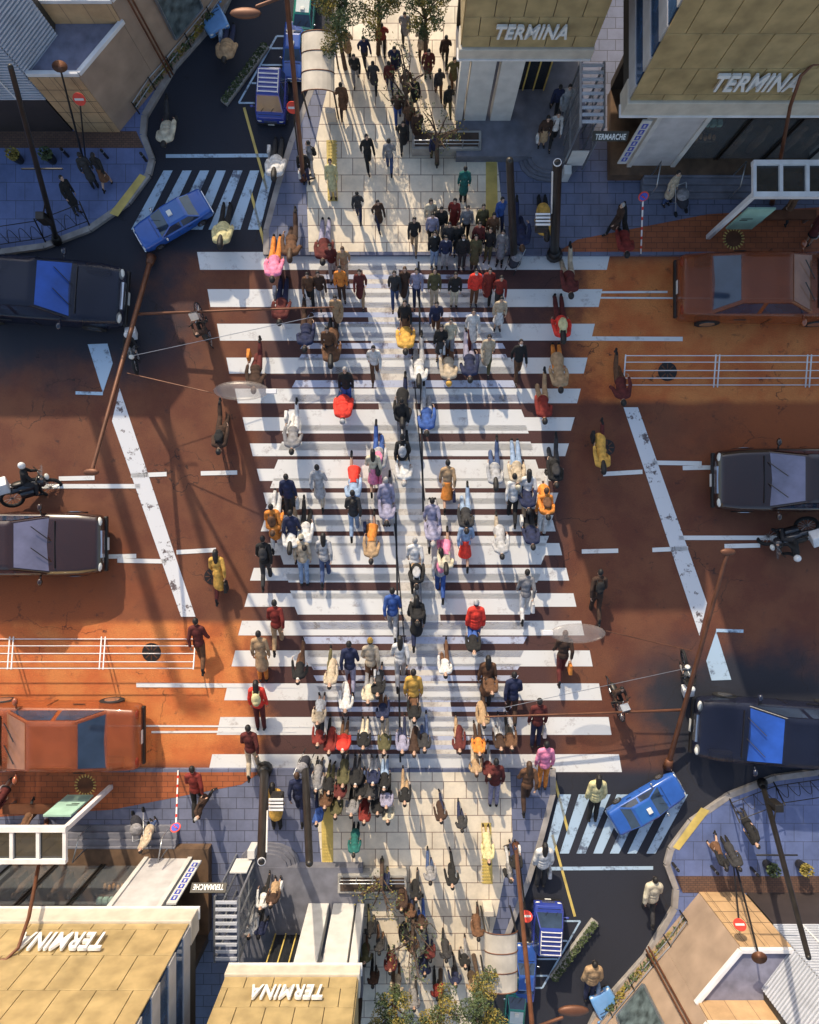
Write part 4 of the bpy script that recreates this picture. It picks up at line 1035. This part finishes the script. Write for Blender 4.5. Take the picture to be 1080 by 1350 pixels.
p(624, 402, 46, 0, 'stand', 'puffer', 'red', 'trousers', 'brown', mask=True, where=W_); p(680, 502, 54, 10, 'walk', 'jacket', 'black', 'trousers', 'brown', mask=True, where='on the crossing')
p(495, 500, 44, 0, 'walk', 'jacket', 'white', 'trousers', 'brown', where=W_); p(459, 535, 50, 0, 'stand', 'jacket', 'black', 'trousers', 'blue', hc='grey hair')
p(640, 490, 48, 0, 'step', 'coat', 'beige', 'trousers', 'olive', where=W_)
# --- middle, walking away
p(530, 582, 56, 180, 'walk', 'jacket', 'black', 'trousers', 'grey'); p(531, 634, 60, 180, 'step', 'jacket', 'black', 'trousers', 'tan', pack='light-grey'); p(494, 648, 54, 180, 'walk', 'jacket', 'cream', 'skirt', 'pink', 'long', bag='pink')
p(385, 682, 56, 180, 'stand', 'jacket', 'navy', 'trousers', 'charcoal', bag='white'); p(424, 668, 54, 180, 'step', 'coat', 'light-grey', 'trousers', 'beige'); p(468, 708, 60, 180, 'walk', 'jacket', 'charcoal', 'trousers', 'light-blue')
p(510, 694, 64, 180, 'stand', 'jacket', 'lavender', 'trousers', 'light-grey', hc='grey hair'); p(366, 722, 56, 180, 'walk', 'coat', 'orange', 'trousers', 'white', pack='brown'); p(389, 736, 62, 180, 'step', 'jacket', 'navy', 'trousers', 'black', bag='orange')
p(353, 774, 74, 180, 'walk', 'jacket', 'black', 'trousers', 'charcoal', pack='charcoal'); p(402, 772, 72, 180, 'stand', 'jacket', 'beige', 'trousers', 'light-blue', hat='cream'); p(589, 674, 68, 180, 'walk', 'jacket', 'tan', 'skirt', 'orange', bag='navy')
p(674, 692, 72, 180, 'step', 'jacket', 'white', 'trousers', 'black'); p(692, 684, 64, 180, 'walk', 'coat', 'white', 'trousers', 'tan', 'long'); p(713, 706, 62, 180, 'stand', 'jacket', 'orange', 'trousers', 'white', hc='brown hair')
p(569, 724, 68, 180, 'walk', 'jacket', 'lavender', 'trousers', 'grey'); p(612, 748, 62, 180, 'step', 'jacket', 'light-blue', 'skirt', 'red'); p(547, 776, 72, 180, 'walk', 'jacket', 'white', 'trousers', 'black', bag='black', hc='grey hair', where='at crossing centre')
p(580, 790, 66, 180, 'step', 'jacket', 'light-grey', 'trousers', 'blue', 'long', pack='pink'); p(549, 852, 78, 180, 'walk', 'coat', 'black', 'trousers', 'navy', 'long'); p(518, 842, 70, 180, 'step', 'jacket', 'blue', 'trousers', 'light-grey')
p(625, 858, 76, 180, 'stand', 'puffer', 'red', 'trousers', 'denim-blue', hat='light-grey'); p(690, 818, 70, 180, 'walk', 'jacket', 'grey', 'trousers', 'white', bag='white'); p(783, 818, 84, 180, 'step', 'jacket', 'dark-brown', 'trousers', 'dark-brown', pack='black', where='beside the crossing')
p(293, 792, 78, 180, 'walk', 'coat', 'mustard', 'trousers', 'maroon', 'long', bag='black', where='beside the crossing'); p(268, 882, 92, 180, 'step', 'jacket', 'maroon', 'trousers', 'brown', where='beside the crossing')
p(368, 858, 86, 180, 'walk', 'jacket', 'dark-red', 'trousers', 'tan'); p(348, 898, 72, 180, 'stand', 'coat', 'tan', 'trousers', 'orange'); p(345, 962, 86, 180, 'stand', 'jacket', 'red', 'trousers', 'maroon', 'long', pack='pale-yellow')
p(490, 908, 84, 180, 'walk', 'jacket', 'beige', 'trousers', 'brown', hat='mustard', bag='white'); p(463, 912, 76, 180, 'step', 'jacket', 'navy', 'trousers', 'lavender'); p(738, 898, 82, 180, 'walk', 'jacket', 'dark-brown', 'trousers', 'maroon', bag='orange', hc='brown hair')
p(673, 952, 84, 180, 'step', 'jacket', 'navy', 'trousers', 'dark-brown'); p(545, 948, 76, 180, 'stand', 'jacket', 'mustard', 'trousers', 'brown'); p(705, 985, 80, 180, 'stand', 'jacket', 'maroon', 'trousers', 'navy', bag='white'); p(528, 905, 70, 180, 'walk', 'jacket', 'white', 'trousers', 'light-grey', 'long')
p(640, 930, 70, 180, 'stand', 'coat', 'brown', 'trousers', 'charcoal', 'long'); p(430, 770, 66, 180, 'walk', 'jacket', 'light-grey', 'trousers', 'denim-blue', 'long')
# --- near side
W_ = 'at near kerb'
p(335, 1020, 92, 180, 'walk', 'jacket', 'maroon', 'trousers', 'beige', where=W_); p(366, 1092, 86, 180, 'stand', 'coat', 'mustard', 'trousers', 'black', 'long', where=W_); p(397, 1080, 80, 180, 'step', 'jacket', 'navy', 'trousers', 'navy', hc='brown hair', where=W_)
p(650, 1062, 76, 180, 'stand', 'jacket', 'maroon', 'trousers', 'lavender', where=W_); p(692, 1066, 76, 180, 'walk', 'jacket', 'brown', 'trousers', 'dark-brown', 'long', 'brown hair', where=W_); p(714, 1040, 72, 180, 'stand', 'jacket', 'pink', 'trousers', 'orange', where=W_)
p(780, 1082, 94, 180, 'stand', 'puffer', 'pale-yellow', 'trousers', 'black', 'long', where=W_, z=.012); p(712, 1168, 92, 180, 'stand', 'puffer', 'white', 'trousers', 'charcoal', 'long', bag='white', where=W_, z=.012)
p(852, 1212, 88, 180, 'step', 'puffer', 'cream', 'trousers', 'charcoal', where=W_, bag='red', z=.012); p(264, 1072, 86, 180, 'walk', 'jacket', 'dark-red', 'trousers', 'black', where=W_)
p(775, 1318, 90, 180, 'stand', 'puffer', 'tan', 'trousers', 'navy', where=W_, bag='light-blue', z=.012)

# stroller
t = thing('stroller', G(893, 272, KH), R(20), .6); tag(t, 'dark baby stroller beside store steps', 'stroller')
m = MB(); m.ell((0, 0, .62), (.26, .4, .2)); so_ = m.build('seat', 'fabric', t, smooth=True); so_.color = (.03, .03, .04, 1)
m = MB(); m.ell((0, .18, .85), (.28, .28, .22)); so_ = m.build('hood', 'fabric', t, smooth=True); so_.color = (.25, .24, .25, 1)
for x in (-.25, .25):
    for y in (-.35, .35): MB().disc((x, y, .13), (1, 0, 0), .13, .05, 14).build('wheel', 'tyre', t)
fr = MB()
for x in (-.25, .25): fr.tube([(x, -.35, .13), (x, .1, .55), (x, .6, 1.0)], .018, 6); fr.tube([(x, .35, .13), (x, 0, .5)], .018, 6)
fr.tube([(-.25, .6, 1.0), (.25, .6, 1.0)], .02, 6); fr.build('frame', 'steel', t, smooth=True)
t2_ = thing('stroller', G(676, 350, KH), R(-25), .55); 
for ch in list(t.children):
    c = ch.copy(); C.objects.link(c); c.parent = t2_
tag(t2_, 'baby stroller at front of waiting crowd by signal post', 'stroller')

# two-wheelers
def bike(label, px, py, ang, k, motor, name, lean=38):
    t = thing(name, G(px, py, .01)); tag(t, label, 'motorbike' if motor else 'bicycle'); t.scale = (k,) * 3
    t.rotation_mode = 'QUATERNION'; t.rotation_quaternion = (Matrix.Rotation(R(-lean), 3, 'X') @ Matrix.Rotation(R(ang), 3, 'Z')).to_quaternion()
    rr = .30 if motor else .33
    for y in (-.58, .52):
        tr = MB(); tr.tube([(0, y + math.cos(a * math.pi / 10) * rr, rr + .03 + math.sin(a * math.pi / 10) * rr) for a in range(21)], .055 if motor else .02, 8, cap=False)
        wh = tr.build('wheel', 'tyre', t, smooth=True)
        sp = MB()
        for a in range(6): sp.tube([(0, y - math.cos(a * math.pi / 6) * rr, rr + .03 - math.sin(a * math.pi / 6) * rr), (0, y + math.cos(a * math.pi / 6) * rr, rr + .03 + math.sin(a * math.pi / 6) * rr)], .008, 5)
        sp.build('spokes', 'steel', wh)
    fr = MB()
    if motor:
        fr.ell((0, -.05, .62), (.15, .42, .16)); fr.ell((0, -.42, .68), (.17, .16, .2)); fr.ell((0, .35, .62), (.13, .3, .1)); fr.box(-.12, .12, -.2, .25, .28, .5)
        o = fr.build('body', 'car_paint', t, smooth=True); o.color = (.03, .03, .035, 1)
        ws = MB(); ws.ell((0, -.55, 1.02), (.2, .04, .22), 14, 8, rot=Matrix.Rotation(R(25), 3, 'X')); ws.build('windscreen', 'clear_glass', t, smooth=True)
        MB().ell((0, -.62, .78), (.1, .07, .1)).build('headlight', 'lamp_glass', t, smooth=True)
        MB().box(-.2, .2, .42, .8, .72, 1.08).build('cargo_box', 'white_metal', t, bevel=.03)
    else:
        o = fr.tube([(0, .52, .36), (0, .15, .8), (0, -.4, .85), (0, -.58, .36)], .02, 6).tube([(0, .1, .34), (0, .15, .8)], .02, 6).tube([(0, .1, .34), (0, -.4, .8)], .02, 6).tube([(0, .1, .34), (0, .52, .36)], .015, 6).build('frame', 'black_metal', t, smooth=True)
        bk = MB(); bk.box(-.15, .15, -.78, -.52, .78, .98); bk.build('basket', 'steel', t)
    MB().tube([(-.32, -.36, 1.0), (-.1, -.46, 1.03), (.1, -.46, 1.03), (.32, -.36, 1.0)], .018, 6).build('handlebar', 'black_metal', t, smooth=True)
    MB().tube([(0, -.46, 1.03), (0, -.55, .5)], .022, 6).build('fork', 'steel', t, smooth=True)
    MB().ell((0, .18, .82), (.11, .22, .05)).build('seat', 'black_metal', t, smooth=True)
    return lean
def rider(px, py, head, k, tc, bc, where, lean=38, hat='helmet'):
    person(px, py, 50, head, 'ride', 'jacket', tc, 'trousers', bc, hat=hat, where=where, z=.02, k=k, ln=lean)
bike('black scooter with cargo box seen from front on dark road', 182, 478, 12, .72, True, 'scooter'); rider(182, 478, 12, .72, 'black', 'grey', 'riding scooter on dark road')
bike('black delivery motorbike with tall windscreen beside black sedan', 46, 660, 115, .90, True, 'motorbike', 42); rider(46, 660, 115, .90, 'black', 'charcoal', 'riding motorbike near stop line', 42)
bike('plain bicycle with front basket crossing the shadowed road', 806, 925, 15, .75, False, 'bicycle'); rider(806, 925, 15, .75, 'dark-brown', 'black', 'riding bicycle', 38, None)

# ------------------------------------------------------------------ the other half of the place: the same things turned half round the crossing's centre
RZ = Matrix.Rotation(math.pi, 4, 'Z')
bpy.context.view_layer.update()
def copy_tree(o, parent=None):
    c = o.copy(); C.objects.link(c)
    if parent is not None: c.parent = parent
    for ch in o.children: copy_tree(ch, c)
    return c
for o in list(TOP):
    mw = RZ @ o.matrix_world
    c = copy_tree(o); c.matrix_world = mw
    if 'label' in c: c['label'] = c['label'].replace(UP, DOWN)
